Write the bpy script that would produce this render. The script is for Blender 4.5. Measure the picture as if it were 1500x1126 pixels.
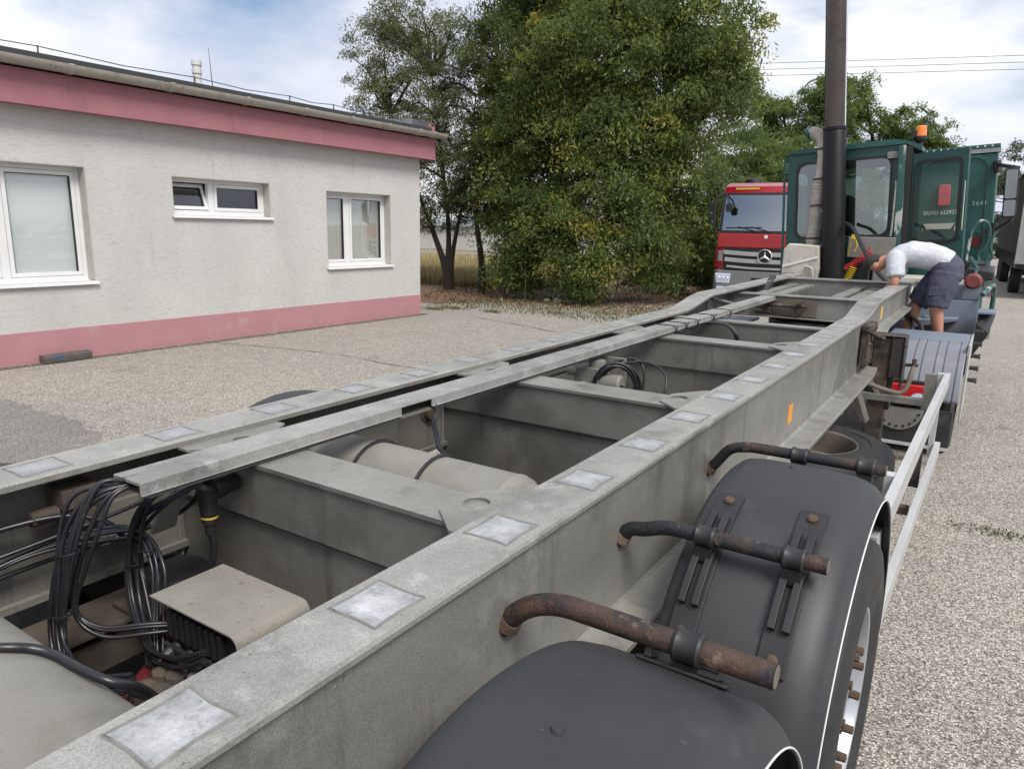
import bpy, bmesh, math, random
import numpy as np
from mathutils import Vector, Matrix, Euler

for o in list(bpy.data.objects): bpy.data.objects.remove(o)
scene = bpy.context.scene
C = scene.collection
R_ = math.radians
rnd = random.Random(7)

# ------------------------------------------------------------------ camera
cam_d = bpy.data.cameras.new("camera"); cam = bpy.data.objects.new("camera", cam_d); C.objects.link(cam)
cam_d.sensor_width = 36.0; cam_d.lens = 36.0 * 1065.5 / 1500.0; cam_d.clip_start = 0.05; cam_d.clip_end = 3000
TILT = 0.0115                       # the trailer stands slightly nose-up on the level yard
def _cam():
    yaw, pitch, roll = R_(-33.47), R_(12.68), R_(-0.815)
    cy, sy, cp, sp = math.cos(yaw), math.sin(yaw), math.cos(pitch), math.sin(pitch)
    fw = Vector((sy*cp, cy*cp, -sp)); rt = Vector((cy, -sy, 0)); dn = fw.cross(rt)
    c, s = math.cos(roll), math.sin(roll)
    r2, d2 = c*rt + s*dn, -s*rt + c*dn
    m = Matrix((r2, -d2, -fw)).transposed().to_4x4()
    m.translation = (0, 0, 1.88)
    return Matrix.Rotation(TILT, 4, 'X') @ m
cam.matrix_world = _cam()
scene.camera = cam

# ------------------------------------------------------------------ world, sun, exposure
SUN_EL, SUN_AZ = R_(52), R_(118)      # azimuth clockwise from +Y: sun stands behind the camera on the right
w = bpy.data.worlds.new("World"); scene.world = w; w.use_nodes = True
nt = w.node_tree; nt.nodes.clear()
def N(t, **kw):
    n = nt.nodes.new(t)
    for k, v in kw.items(): setattr(n, k, v)
    return n
sky = N('ShaderNodeTexSky', sky_type='NISHITA', sun_disc=False, sun_elevation=SUN_EL, sun_rotation=SUN_AZ, air_density=1.0, dust_density=1.4, ozone_density=1.6)
tc = N('ShaderNodeTexCoord'); sep = N('ShaderNodeSeparateXYZ'); nt.links.new(tc.outputs['Generated'], sep.inputs[0])
zc = N('ShaderNodeMath', operation='MAXIMUM'); zc.inputs[1].default_value = 0.0; nt.links.new(sep.outputs['Z'], zc.inputs[0])
za = N('ShaderNodeMath', operation='ADD'); za.inputs[1].default_value = 0.22; nt.links.new(zc.outputs[0], za.inputs[0])
dx = N('ShaderNodeMath', operation='DIVIDE'); nt.links.new(sep.outputs['X'], dx.inputs[0]); nt.links.new(za.outputs[0], dx.inputs[1])
dy = N('ShaderNodeMath', operation='DIVIDE'); nt.links.new(sep.outputs['Y'], dy.inputs[0]); nt.links.new(za.outputs[0], dy.inputs[1])
cb = N('ShaderNodeCombineXYZ'); nt.links.new(dx.outputs[0], cb.inputs[0]); nt.links.new(dy.outputs[0], cb.inputs[1])
cb.inputs[2].default_value = 3.7
n1 = N('ShaderNodeTexNoise'); n1.inputs['Scale'].default_value = 2.6; n1.inputs['Detail'].default_value = 9; n1.inputs['Roughness'].default_value = 0.56; n1.inputs['Distortion'].default_value = 0.1
sm_ = N('ShaderNodeVectorMath', operation='MULTIPLY'); sm_.inputs[1].default_value = (1.0, 1.0, 2.3); nt.links.new(tc.outputs['Generated'], sm_.inputs[0])
sa_ = N('ShaderNodeVectorMath', operation='ADD'); sa_.inputs[1].default_value = (2.3, 0.7, 1.9); nt.links.new(sm_.outputs[0], sa_.inputs[0]); nt.links.new(sa_.outputs[0], n1.inputs['Vector'])
r1 = N('ShaderNodeValToRGB'); r1.color_ramp.elements[0].position = 0.29; r1.color_ramp.elements[1].position = 0.50
nt.links.new(n1.outputs['Fac'], r1.inputs[0])
n2 = N('ShaderNodeTexNoise'); n2.inputs['Scale'].default_value = 3.4; n2.inputs['Detail'].default_value = 7; n2.inputs['Roughness'].default_value = 0.5
off = N('ShaderNodeVectorMath', operation='ADD'); off.inputs[1].default_value = (5.2, 1.3, 2.0); nt.links.new(sm_.outputs[0], off.inputs[0]); nt.links.new(off.outputs[0], n2.inputs['Vector'])
r2 = N('ShaderNodeValToRGB'); r2.color_ramp.elements[0].position = 0.35; r2.color_ramp.elements[1].position = 0.62
r2.color_ramp.elements[0].color = (5.1, 5.45, 6.6, 1); r2.color_ramp.elements[1].color = (8.0, 8.1, 8.4, 1)
nt.links.new(n2.outputs['Fac'], r2.inputs[0])
mixs = N('ShaderNodeMix', data_type='RGBA'); nt.links.new(r1.outputs[0], mixs.inputs['Factor'])
nt.links.new(sky.outputs[0], mixs.inputs['A']); nt.links.new(r2.outputs[0], mixs.inputs['B'])
bg = N('ShaderNodeBackground'); bg.inputs['Strength'].default_value = 0.10
nt.links.new(mixs.outputs['Result'], bg.inputs['Color'])
out = N('ShaderNodeOutputWorld'); nt.links.new(bg.outputs[0], out.inputs['Surface'])

sun_d = bpy.data.lights.new("sun", 'SUN'); sun_d.energy = 2.7; sun_d.angle = R_(24); sun_d.color = (1.0, 0.955, 0.89)
sun = bpy.data.objects.new("sun", sun_d); C.objects.link(sun)
sd = Vector((math.sin(SUN_AZ)*math.cos(SUN_EL), math.cos(SUN_AZ)*math.cos(SUN_EL), math.sin(SUN_EL)))
sun.rotation_euler = (-sd).to_track_quat('-Z', 'Y').to_euler()

vs = scene.view_settings; vs.view_transform = 'Standard'; vs.look = 'None'; vs.exposure = 0.45; vs.gamma = 1.0; vs.use_curve_mapping = False

# ------------------------------------------------------------------ materials
def srgb(r, g, b):
    f = lambda v: (v/255)/12.92 if v/255 <= 0.04045 else ((v/255+0.055)/1.055)**2.4
    return (f(r), f(g), f(b))
MATS = {}
def M(name, c1, c2=None, scale=4.0, rough=0.6, metal=0.0, bump=0.0, bscale=60.0, stains=(), stretch=(1, 1, 1), rvar=0.08, spec=0.5, detail=6, coat=0.0, speck=None):
    """stains: list of (colour, scale, low, high, stretch)"""
    m = bpy.data.materials.new(name); m.use_nodes = True; t = m.node_tree; b = t.nodes['Principled BSDF']; L = t.links.new
    co = t.nodes.new('ShaderNodeTexCoord')
    def noise(sc, st=(1, 1, 1), det=detail, rg=0.6):
        mp = t.nodes.new('ShaderNodeMapping'); mp.inputs['Scale'].default_value = st; L(co.outputs['Object'], mp.inputs['Vector'])
        n = t.nodes.new('ShaderNodeTexNoise'); n.inputs['Scale'].default_value = sc; n.inputs['Detail'].default_value = det; n.inputs['Roughness'].default_value = rg
        L(mp.outputs[0], n.inputs['Vector']); return n
    c2 = c2 or tuple(x*0.8 for x in c1)
    n = noise(scale, stretch); mx = t.nodes.new('ShaderNodeMix'); mx.data_type = 'RGBA'
    rp = t.nodes.new('ShaderNodeValToRGB'); rp.color_ramp.elements[0].position = 0.32; rp.color_ramp.elements[1].position = 0.68
    L(n.outputs['Fac'], rp.inputs[0]); L(rp.outputs[0], mx.inputs['Factor'])
    mx.inputs['A'].default_value = (*c2, 1); mx.inputs['B'].default_value = (*c1, 1)
    col = mx.outputs['Result']
    for st in stains:
        sc, lo, hi = st[1], st[2], st[3]; ss = st[4] if len(st) > 4 else (1, 1, 1)
        sn = noise(sc, ss, 8, 0.65); r = t.nodes.new('ShaderNodeValToRGB'); r.color_ramp.elements[0].position = lo; r.color_ramp.elements[1].position = hi
        L(sn.outputs['Fac'], r.inputs[0]); mm = t.nodes.new('ShaderNodeMix'); mm.data_type = 'RGBA'
        L(r.outputs[0], mm.inputs['Factor']); L(col, mm.inputs['A']); mm.inputs['B'].default_value = (*st[0], 1); col = mm.outputs['Result']
    if speck:
        v = t.nodes.new('ShaderNodeTexVoronoi'); v.inputs['Scale'].default_value = speck[0]; L(co.outputs['Object'], v.inputs['Vector'])
        hs = t.nodes.new('ShaderNodeHueSaturation'); mr = t.nodes.new('ShaderNodeMapRange'); sp_ = t.nodes.new('ShaderNodeSeparateColor')
        L(v.outputs['Color'], sp_.inputs[0]); L(sp_.outputs[0], mr.inputs['Value']); mr.inputs['To Min'].default_value = 1-speck[1]; mr.inputs['To Max'].default_value = 1+speck[1]
        L(mr.outputs[0], hs.inputs['Value']); L(col, hs.inputs['Color']); col = hs.outputs['Color']
    L(col, b.inputs['Base Color'])
    b.inputs['Metallic'].default_value = metal; b.inputs['Specular IOR Level'].default_value = spec
    if coat: b.inputs['Coat Weight'].default_value = coat; b.inputs['Coat Roughness'].default_value = 0.12
    if rvar:
        rn = noise(scale*2.3); mr = t.nodes.new('ShaderNodeMapRange'); L(rn.outputs['Fac'], mr.inputs['Value'])
        mr.inputs['To Min'].default_value = max(0.02, rough-rvar); mr.inputs['To Max'].default_value = min(1, rough+rvar); L(mr.outputs[0], b.inputs['Roughness'])
    else: b.inputs['Roughness'].default_value = rough
    if bump:
        bn = noise(bscale, (1, 1, 1), 5); bp = t.nodes.new('ShaderNodeBump'); bp.inputs['Strength'].default_value = bump; bp.inputs['Distance'].default_value = 0.01
        L(bn.outputs['Fac'], bp.inputs['Height']); L(bp.outputs[0], b.inputs['Normal'])
    MATS[name] = m
    return m
def glass(name, tint=(0.8, 0.88, 0.86), rough=0.02, alpha=0.25, mult=0.9):
    m = bpy.data.materials.new(name); m.use_nodes = True; t = m.node_tree; t.nodes.clear(); L = t.links.new
    o = t.nodes.new('ShaderNodeOutputMaterial'); g = t.nodes.new('ShaderNodeBsdfGlossy'); g.inputs['Roughness'].default_value = rough
    tr = t.nodes.new('ShaderNodeBsdfTransparent'); tr.inputs['Color'].default_value = (*tint, 1)
    fr = t.nodes.new('ShaderNodeFresnel'); fr.inputs['IOR'].default_value = 1.5
    ad = t.nodes.new('ShaderNodeMath'); ad.operation = 'MULTIPLY_ADD'; ad.inputs[1].default_value = mult; ad.inputs[2].default_value = alpha*0.2; ad.use_clamp = True
    L(fr.outputs[0], ad.inputs[0]); mx = t.nodes.new('ShaderNodeMixShader'); L(ad.outputs[0], mx.inputs[0]); L(tr.outputs[0], mx.inputs[1]); L(g.outputs[0], mx.inputs[2]); L(mx.outputs[0], o.inputs[0])
    MATS[name] = m; return m

DIRT = (0.13, 0.115, 0.09)
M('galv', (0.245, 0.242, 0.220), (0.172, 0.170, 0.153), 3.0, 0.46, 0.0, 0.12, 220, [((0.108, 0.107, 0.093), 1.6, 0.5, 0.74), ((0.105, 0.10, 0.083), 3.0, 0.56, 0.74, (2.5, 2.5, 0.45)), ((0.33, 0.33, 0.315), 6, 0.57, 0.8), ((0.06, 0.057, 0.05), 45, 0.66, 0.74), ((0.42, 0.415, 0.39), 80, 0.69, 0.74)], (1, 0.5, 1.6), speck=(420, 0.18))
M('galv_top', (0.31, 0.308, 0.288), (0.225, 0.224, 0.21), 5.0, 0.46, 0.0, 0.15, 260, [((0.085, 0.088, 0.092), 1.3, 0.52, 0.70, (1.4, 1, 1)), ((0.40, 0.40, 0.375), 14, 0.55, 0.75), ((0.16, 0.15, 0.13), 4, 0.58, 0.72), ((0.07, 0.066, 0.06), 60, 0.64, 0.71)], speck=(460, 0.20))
M('galv_inner_shade', (0.172, 0.166, 0.146), (0.112, 0.108, 0.094), 2.5, 0.6, 0.0, 0.12, 180, [((0.068, 0.064, 0.054), 2.2, 0.50, 0.74), ((0.215, 0.21, 0.19), 3, 0.56, 0.8), ((0.085, 0.077, 0.064), 4, 0.58, 0.74, (2.5, 2.5, 0.3))], (1, 1, 1.8), speck=(380, 0.10))  # darker galv for the frame bay: its shade is in the base colour, plus dirt
M('zinc_pad', (0.44, 0.452, 0.468), (0.31, 0.316, 0.322), 20, 0.3, 0.2, 0.25, 120, [((0.21, 0.212, 0.213), 34, 0.52, 0.66), ((0.54, 0.55, 0.565), 9, 0.55, 0.68), ((0.18, 0.18, 0.175), 70, 0.62, 0.70)], speck=(240, 0.12))
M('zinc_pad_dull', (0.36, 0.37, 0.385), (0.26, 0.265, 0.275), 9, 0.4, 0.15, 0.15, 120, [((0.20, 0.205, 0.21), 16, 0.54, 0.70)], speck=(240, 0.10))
def pad_wear(name, edge, mid):
    t = MATS[name].node_tree; L = t.links.new; b = t.nodes['Principled BSDF']; src = b.inputs['Base Color'].links[0].from_socket
    co = t.nodes.new('ShaderNodeTexCoord'); mp = t.nodes.new('ShaderNodeMapping'); mp.inputs['Location'].default_value = (-0.5, -0.5, 0); L(co.outputs['Generated'], mp.inputs['Vector'])
    sc = t.nodes.new('ShaderNodeVectorMath'); sc.operation = 'MULTIPLY'; sc.inputs[1].default_value = (1, 1, 0); L(mp.outputs[0], sc.inputs[0]); ln = t.nodes.new('ShaderNodeVectorMath'); ln.operation = 'LENGTH'; L(sc.outputs[0], ln.inputs[0])
    n = t.nodes.new('ShaderNodeTexNoise'); n.inputs['Scale'].default_value = 26; n.inputs['Detail'].default_value = 8; L(co.outputs['Object'], n.inputs['Vector'])
    a = t.nodes.new('ShaderNodeMath'); a.operation = 'MULTIPLY_ADD'; a.inputs[1].default_value = 0.9; L(n.outputs['Fac'], a.inputs[0]); L(ln.outputs['Value'], a.inputs[2])
    r = t.nodes.new('ShaderNodeValToRGB'); r.color_ramp.elements[0].position = 0.55; r.color_ramp.elements[1].position = 0.92; r.color_ramp.elements[0].color = (*mid, 1); r.color_ramp.elements[1].color = (*edge, 1); L(a.outputs[0], r.inputs[0])
    mx = t.nodes.new('ShaderNodeMix'); mx.data_type = 'RGBA'; mx.inputs['Factor'].default_value = 0.32; L(src, mx.inputs['A']); L(r.outputs[0], mx.inputs['B']); L(mx.outputs['Result'], b.inputs['Base Color'])
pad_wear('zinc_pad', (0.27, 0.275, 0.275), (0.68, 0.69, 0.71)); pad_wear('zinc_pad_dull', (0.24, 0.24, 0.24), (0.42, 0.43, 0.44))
M('pad_weld', (0.215, 0.215, 0.205), (0.14, 0.14, 0.132), 40, 0.42)
M('dusty_tank', (0.245, 0.238, 0.212), (0.19, 0.184, 0.163), 4, 0.7, 0, 0.08, 160, [((0.15, 0.14, 0.115), 3, 0.52, 0.72), ((0.10, 0.092, 0.078), 26, 0.66, 0.74)], speck=(500, 0.10))
M('dusty_plate', (0.255, 0.24, 0.212), (0.205, 0.192, 0.168), 6, 0.75, 0, 0.15, 200, [((0.13, 0.115, 0.095), 40, 0.62, 0.7)], speck=(420, 0.12))
M('rust_tube', (0.075, 0.040, 0.027), (0.040, 0.026, 0.020), 14, 0.7, 0, 0.4, 120, [((0.14, 0.075, 0.045), 9, 0.52, 0.74), ((0.012, 0.013, 0.016), 5, 0.44, 0.54), ((0.20, 0.15, 0.105), 12, 0.58, 0.68), ((0.013, 0.015, 0.024), 7, 0.54, 0.62), ((0.11, 0.05, 0.032), 20, 0.6, 0.7)], speck=(300, 0.15))
M('rust', (0.115, 0.070, 0.048), (0.06, 0.040, 0.030), 12, 0.85, 0, 0.5, 90, [((0.19, 0.14, 0.10), 9, 0.58, 0.68)])
M('rust_leg', (0.098, 0.075, 0.060), (0.048, 0.036, 0.028), 9, 0.85, 0, 0.45, 70, [((0.016, 0.015, 0.014), 4, 0.50, 0.64), ((0.16, 0.14, 0.12), 10, 0.60, 0.72), ((0.10, 0.045, 0.028), 7, 0.60, 0.7)], (1, 1, 0.6))
M('grease', (0.02, 0.02, 0.021), (0.045, 0.04, 0.035), 6, 0.5, 0, 0.3, 50)
M('fender', (0.031, 0.0318, 0.0355), (0.023, 0.0236, 0.0265), 2.2, 0.52, 0, 0.05, 300, [((0.050, 0.050, 0.052), 2.0, 0.50, 0.80), ((0.066, 0.064, 0.060), 6, 0.60, 0.82), ((0.085, 0.08, 0.072), 38, 0.66, 0.76), ((0.16, 0.155, 0.145), 95, 0.70, 0.75)], rvar=0.12)
M('black_plastic', (0.022, 0.022, 0.024), (0.014, 0.014, 0.015), 8, 0.5, 0, 0.05, 100, [((0.06, 0.055, 0.05), 20, 0.62, 0.75)])
M('hose', (0.012, 0.013, 0.017), (0.02, 0.02, 0.024), 20, 0.34, 0, 0, 60, [((0.07, 0.065, 0.055), 16, 0.62, 0.78)])
M('rubber', (0.028, 0.028, 0.029), (0.018, 0.018, 0.019), 6, 0.72, 0, 0.12, 90, [((0.075, 0.07, 0.062), 4, 0.55, 0.75)])
M('rim_silver', (0.45, 0.47, 0.50), (0.34, 0.36, 0.385), 5, 0.35, 0.4, 0.03, 80, [((0.2, 0.18, 0.16), 9, 0.64, 0.78)])
M('rim_dirty', (0.17, 0.145, 0.12), (0.10, 0.085, 0.07), 5, 0.75, 0, 0.1, 60)
M('alu', (0.56, 0.565, 0.56), (0.46, 0.465, 0.46), 6, 0.42, 0.25, 0.05, 200, [((0.38, 0.37, 0.35), 7, 0.6, 0.78)], (3, 0.6, 3))
M('red_dark', (0.12, 0.008, 0.012), (0.07, 0.007, 0.009), 6, 0.5)
M('orange_sticker', (0.75, 0.30, 0.03), (0.62, 0.27, 0.05), 40, 0.6, 0, 0, 50, [((0.42, 0.34, 0.22), 30, 0.58, 0.66)])
M('yellow_paint', (0.75, 0.52, 0.09), None, 20, 0.6)
M('floor_rusty', (0.10, 0.08, 0.06), (0.05, 0.042, 0.035), 5, 0.9, 0, 0.3, 60)

M('render_wall', (0.55, 0.54, 0.515), (0.48, 0.472, 0.45), 1.1, 0.92, 0, 0.8, 75, [((0.42, 0.41, 0.39), 0.9, 0.58, 0.8, (1, 1, 0.35)), ((0.40, 0.39, 0.37), 60, 0.50, 0.68, (1, 0.22, 1.2)), ((0.36, 0.35, 0.325), 2.0, 0.64, 0.78, (1, 3, 0.25))], (1, 1, 0.4), rvar=0)
M('pink_plinth', (0.42, 0.215, 0.232), (0.38, 0.190, 0.206), 2, 0.9, 0, 0.6, 70, [((0.41, 0.28, 0.27), 3, 0.58, 0.75), ((0.31, 0.185, 0.185), 40, 0.6, 0.72)], rvar=0)
M('pink_fascia', (0.335, 0.145, 0.165), (0.30, 0.128, 0.147), 2, 0.9, 0, 0.5, 60, [((0.22, 0.105, 0.115), 3, 0.58, 0.78, (1, 1, 0.4)), ((0.25, 0.12, 0.13), 40, 0.6, 0.72)], rvar=0)
M('gutter', (0.38, 0.36, 0.315), (0.31, 0.29, 0.245), 5, 0.5, 0.2, 0.05, 60, [((0.14, 0.06, 0.04), 16, 0.60, 0.68, (1, 1.6, 0.5)), ((0.22, 0.20, 0.165), 3, 0.54, 0.74)])
M('roof_felt', (0.045, 0.047, 0.052), (0.032, 0.034, 0.038), 3, 0.8, 0, 0.3, 40)
M('roof_trim', (0.30, 0.32, 0.35), (0.2, 0.215, 0.24), 4, 0.5, 0.3)
M('pvc', (0.72, 0.72, 0.715), (0.66, 0.66, 0.65), 3, 0.35, 0, 0.0, 60, [((0.55, 0.53, 0.49), 6, 0.66, 0.8)])
M('reveal', (0.45, 0.435, 0.40), (0.37, 0.355, 0.325), 4, 0.9, 0, 0.4, 60)
M('blind', (0.88, 0.90, 0.89), (0.85, 0.87, 0.86), 1, 0.85)
M('curtain', (0.80, 0.78, 0.71), (0.66, 0.64, 0.58), 2, 0.9)
M('room_dark', (0.06, 0.06, 0.06), (0.05, 0.05, 0.05), 2, 0.9)
M('concrete_block', (0.11, 0.095, 0.08), (0.075, 0.065, 0.055), 8, 0.9, 0, 0.4, 50, [((0.06, 0.075, 0.12), 4, 0.56, 0.6)])
M('wire', (0.10, 0.10, 0.10), None, 5, 0.5, 0.5)
M('pipe_white', (0.62, 0.62, 0.60), (0.5, 0.5, 0.48), 5, 0.5)

M('tractor_green', (0.016, 0.085, 0.075), (0.012, 0.062, 0.055), 3, 0.38, 0, 0.04, 80, [((0.05, 0.085, 0.078), 4, 0.58, 0.78), ((0.15, 0.16, 0.13), 26, 0.69, 0.73)])
M('tractor_green_worn', (0.025, 0.09, 0.08), (0.02, 0.07, 0.06), 3, 0.5, 0, 0.06, 80, [((0.42, 0.44, 0.40), 7, 0.55, 0.60, (1, 1, 0.35))])
M('tractor_black', (0.012, 0.012, 0.013), (0.02, 0.019, 0.018), 5, 0.5, 0, 0.05, 60)
M('stack_black', (0.006, 0.006, 0.008), (0.010, 0.009, 0.010), 3, 0.5, 0, 0.05, 60, [((0.022, 0.018, 0.016), 3, 0.6, 0.8)], (1, 1, 0.5), spec=0.25)
M('stack_steel', (0.10, 0.082, 0.072), (0.080, 0.066, 0.058), 5, 0.30, 0.75, 0, 60, [((0.055, 0.044, 0.040), 4, 0.55, 0.75, (1, 1, 2.0))], (2, 2, 1))
M('blue_grey', (0.20, 0.235, 0.29), (0.16, 0.19, 0.235), 3, 0.48, 0, 0.05, 60, [((0.26, 0.25, 0.23), 5, 0.58, 0.76), ((0.09, 0.085, 0.08), 8, 0.64, 0.78)])
M('lilac_grey', (0.21, 0.218, 0.25), (0.17, 0.178, 0.205), 3, 0.45, 0, 0.02, 60, [((0.26, 0.25, 0.23), 6, 0.56, 0.75)])
M('dirty_white', (0.55, 0.53, 0.47), (0.42, 0.39, 0.33), 5, 0.6, 0, 0.05, 60, [((0.22, 0.18, 0.13), 6, 0.57, 0.75, (1, 1, 0.4))])
M('pale_pipe', (0.46, 0.44, 0.39), (0.33, 0.31, 0.27), 6, 0.55, 0.2)
M('grey_unit', (0.22, 0.215, 0.195), (0.17, 0.165, 0.15), 6, 0.6)
M('deck_wood', (0.19, 0.125, 0.07), (0.12, 0.08, 0.045), 7, 0.85, 0, 0.2, 60)
M('seat_dark', (0.02, 0.022, 0.025), None, 4, 0.8)
M('coil_red', (0.55, 0.03, 0.03), None, 10, 0.4)
M('coil_yellow', (0.72, 0.50, 0.02), None, 10, 0.4)
M('lamp_red', (0.55, 0.012, 0.015), (0.42, 0.01, 0.012), 20, 0.2, coat=0.5)
M('lamp_clear', (0.62, 0.70, 0.85), None, 20, 0.15, coat=0.5)
M('beacon_orange', (0.85, 0.22, 0.02), (0.75, 0.18, 0.02), 10, 0.25, coat=0.4)
M('lettering', (0.75, 0.77, 0.74), None, 30, 0.6)
M('faded_letter', (0.28, 0.36, 0.34), None, 30, 0.6)
M('faded_red', (0.55, 0.09, 0.11), (0.45, 0.07, 0.09), 8, 0.5)
M('faded_red_dirty', (0.22, 0.045, 0.045), (0.12, 0.035, 0.03), 12, 0.6)
M('mirror', (0.22, 0.235, 0.24), None, 2, 0.05, 1.0, rvar=0)
glass('cab_glass', (0.75, 0.83, 0.81), 0.02, 0.6)
glass('door_glass', (0.92, 0.96, 0.95), 0.02, 0.0)
glass('window_glass', (0.97, 0.985, 0.98), 0.01, 0.2, 0.5)
glass('windscreen', (0.45, 0.48, 0.48), 0.08, 2.2)
M('truck_red', (0.36, 0.010, 0.020), (0.31, 0.009, 0.017), 1.5, 0.28, 0, 0, 60, coat=0.6)
M('truck_grey', (0.20, 0.205, 0.215), (0.17, 0.175, 0.185), 3, 0.5)
M('truck_silver', (0.42, 0.425, 0.43), (0.36, 0.365, 0.37), 3, 0.35, 0.3)
M('chrome', (0.75, 0.76, 0.78), None, 3, 0.25, 0.35)
M('tarp_grey', (0.055, 0.054, 0.048), (0.04, 0.04, 0.036), 2, 0.9, 0, 0.1, 8, [((0.03, 0.028, 0.025), 2, 0.6, 0.75)], spec=0.1)
M('post_white', (0.32, 0.32, 0.31), None, 3, 0.5)
M('bark', (0.045, 0.037, 0.030), (0.028, 0.023, 0.019), 9, 0.95, 0, 0.8, 25, stretch=(1, 1, 0.2))
M('bark_pale', (0.19, 0.165, 0.14), (0.12, 0.10, 0.085), 9, 0.95, 0, 0.6, 25, stretch=(1, 1, 0.2))
M('galv_post', (0.30, 0.31, 0.32), None, 3, 0.5, 0.3)
M('rock', (0.42, 0.38, 0.31), (0.33, 0.29, 0.23), 6, 0.9, 0, 0.4, 30)

M('skin', (0.50, 0.25, 0.17), (0.45, 0.215, 0.145), 8, 0.55)
M('shirt', (0.56, 0.58, 0.62), (0.44, 0.46, 0.50), 6, 0.9, 0, 0.9, 14)
M('shorts', (0.075, 0.078, 0.112), (0.048, 0.051, 0.078), 7, 0.92, 0, 0.9, 16)
M('shoe', (0.10, 0.105, 0.11), (0.05, 0.052, 0.055), 14, 0.85)
M('shoe_sole', (0.35, 0.35, 0.34), None, 14, 0.85)
M('cap_cloth', (0.035, 0.032, 0.030), (0.025, 0.023, 0.021), 9, 0.95)
M('hair', (0.03, 0.022, 0.016), None, 30, 0.8)

def leafmat(name, ramp, trans=0.25):
    m = bpy.data.materials.new(name); m.use_nodes = True; t = m.node_tree; L = t.links.new; b = t.nodes['Principled BSDF']
    at = t.nodes.new('ShaderNodeAttribute'); at.attribute_name = 'leafrnd'
    r = t.nodes.new('ShaderNodeValToRGB'); els = r.color_ramp.elements
    els[0].position, els[0].color = ramp[0][0], (*ramp[0][1], 1); els[1].position, els[1].color = ramp[-1][0], (*ramp[-1][1], 1)
    for p, c in ramp[1:-1]:
        e = els.new(p); e.color = (*c, 1)
    L(at.outputs['Fac'], r.inputs[0]); L(r.outputs[0], b.inputs['Base Color']); b.inputs['Roughness'].default_value = 0.5; b.inputs['Specular IOR Level'].default_value = 0.25
    tl = t.nodes.new('ShaderNodeBsdfTranslucent'); L(r.outputs[0], tl.inputs['Color']); mx = t.nodes.new('ShaderNodeMixShader'); mx.inputs[0].default_value = trans
    o = t.nodes['Material Output']; L(b.outputs[0], mx.inputs[1]); L(tl.outputs[0], mx.inputs[2]); L(mx.outputs[0], o.inputs[0]); MATS[name] = m
leafmat('leaf_ash', [(0.0, (0.085, 0.130, 0.040)), (0.45, (0.155, 0.212, 0.064)), (0.78, (0.205, 0.258, 0.072)), (0.9, (0.31, 0.32, 0.075)), (1.0, (0.46, 0.39, 0.085))], 0.5)
leafmat('leaf_dusty', [(0.0, (0.095, 0.120, 0.050)), (0.6, (0.175, 0.198, 0.088)), (1.0, (0.25, 0.245, 0.12))], 0.5)
leafmat('leaf_light', [(0.0, (0.095, 0.145, 0.044)), (0.6, (0.17, 0.235, 0.07)), (1.0, (0.26, 0.32, 0.09))], 0.55)
leafmat('leaf_far', [(0.0, (0.07, 0.095, 0.055)), (0.6, (0.12, 0.15, 0.085)), (1.0, (0.20, 0.21, 0.12))], 0.3)
leafmat('dry_grass', [(0.0, (0.20, 0.155, 0.07)), (0.6, (0.36, 0.29, 0.135)), (1.0, (0.46, 0.39, 0.20))], 0.2)
leafmat('weed', [(0.0, (0.05, 0.075, 0.025)), (0.6, (0.10, 0.13, 0.045)), (1.0, (0.23, 0.21, 0.10))], 0.2)
leafmat('litter', [(0.0, (0.11, 0.06, 0.035)), (0.6, (0.22, 0.13, 0.075)), (1.0, (0.32, 0.22, 0.13))], 0.1)

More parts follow.
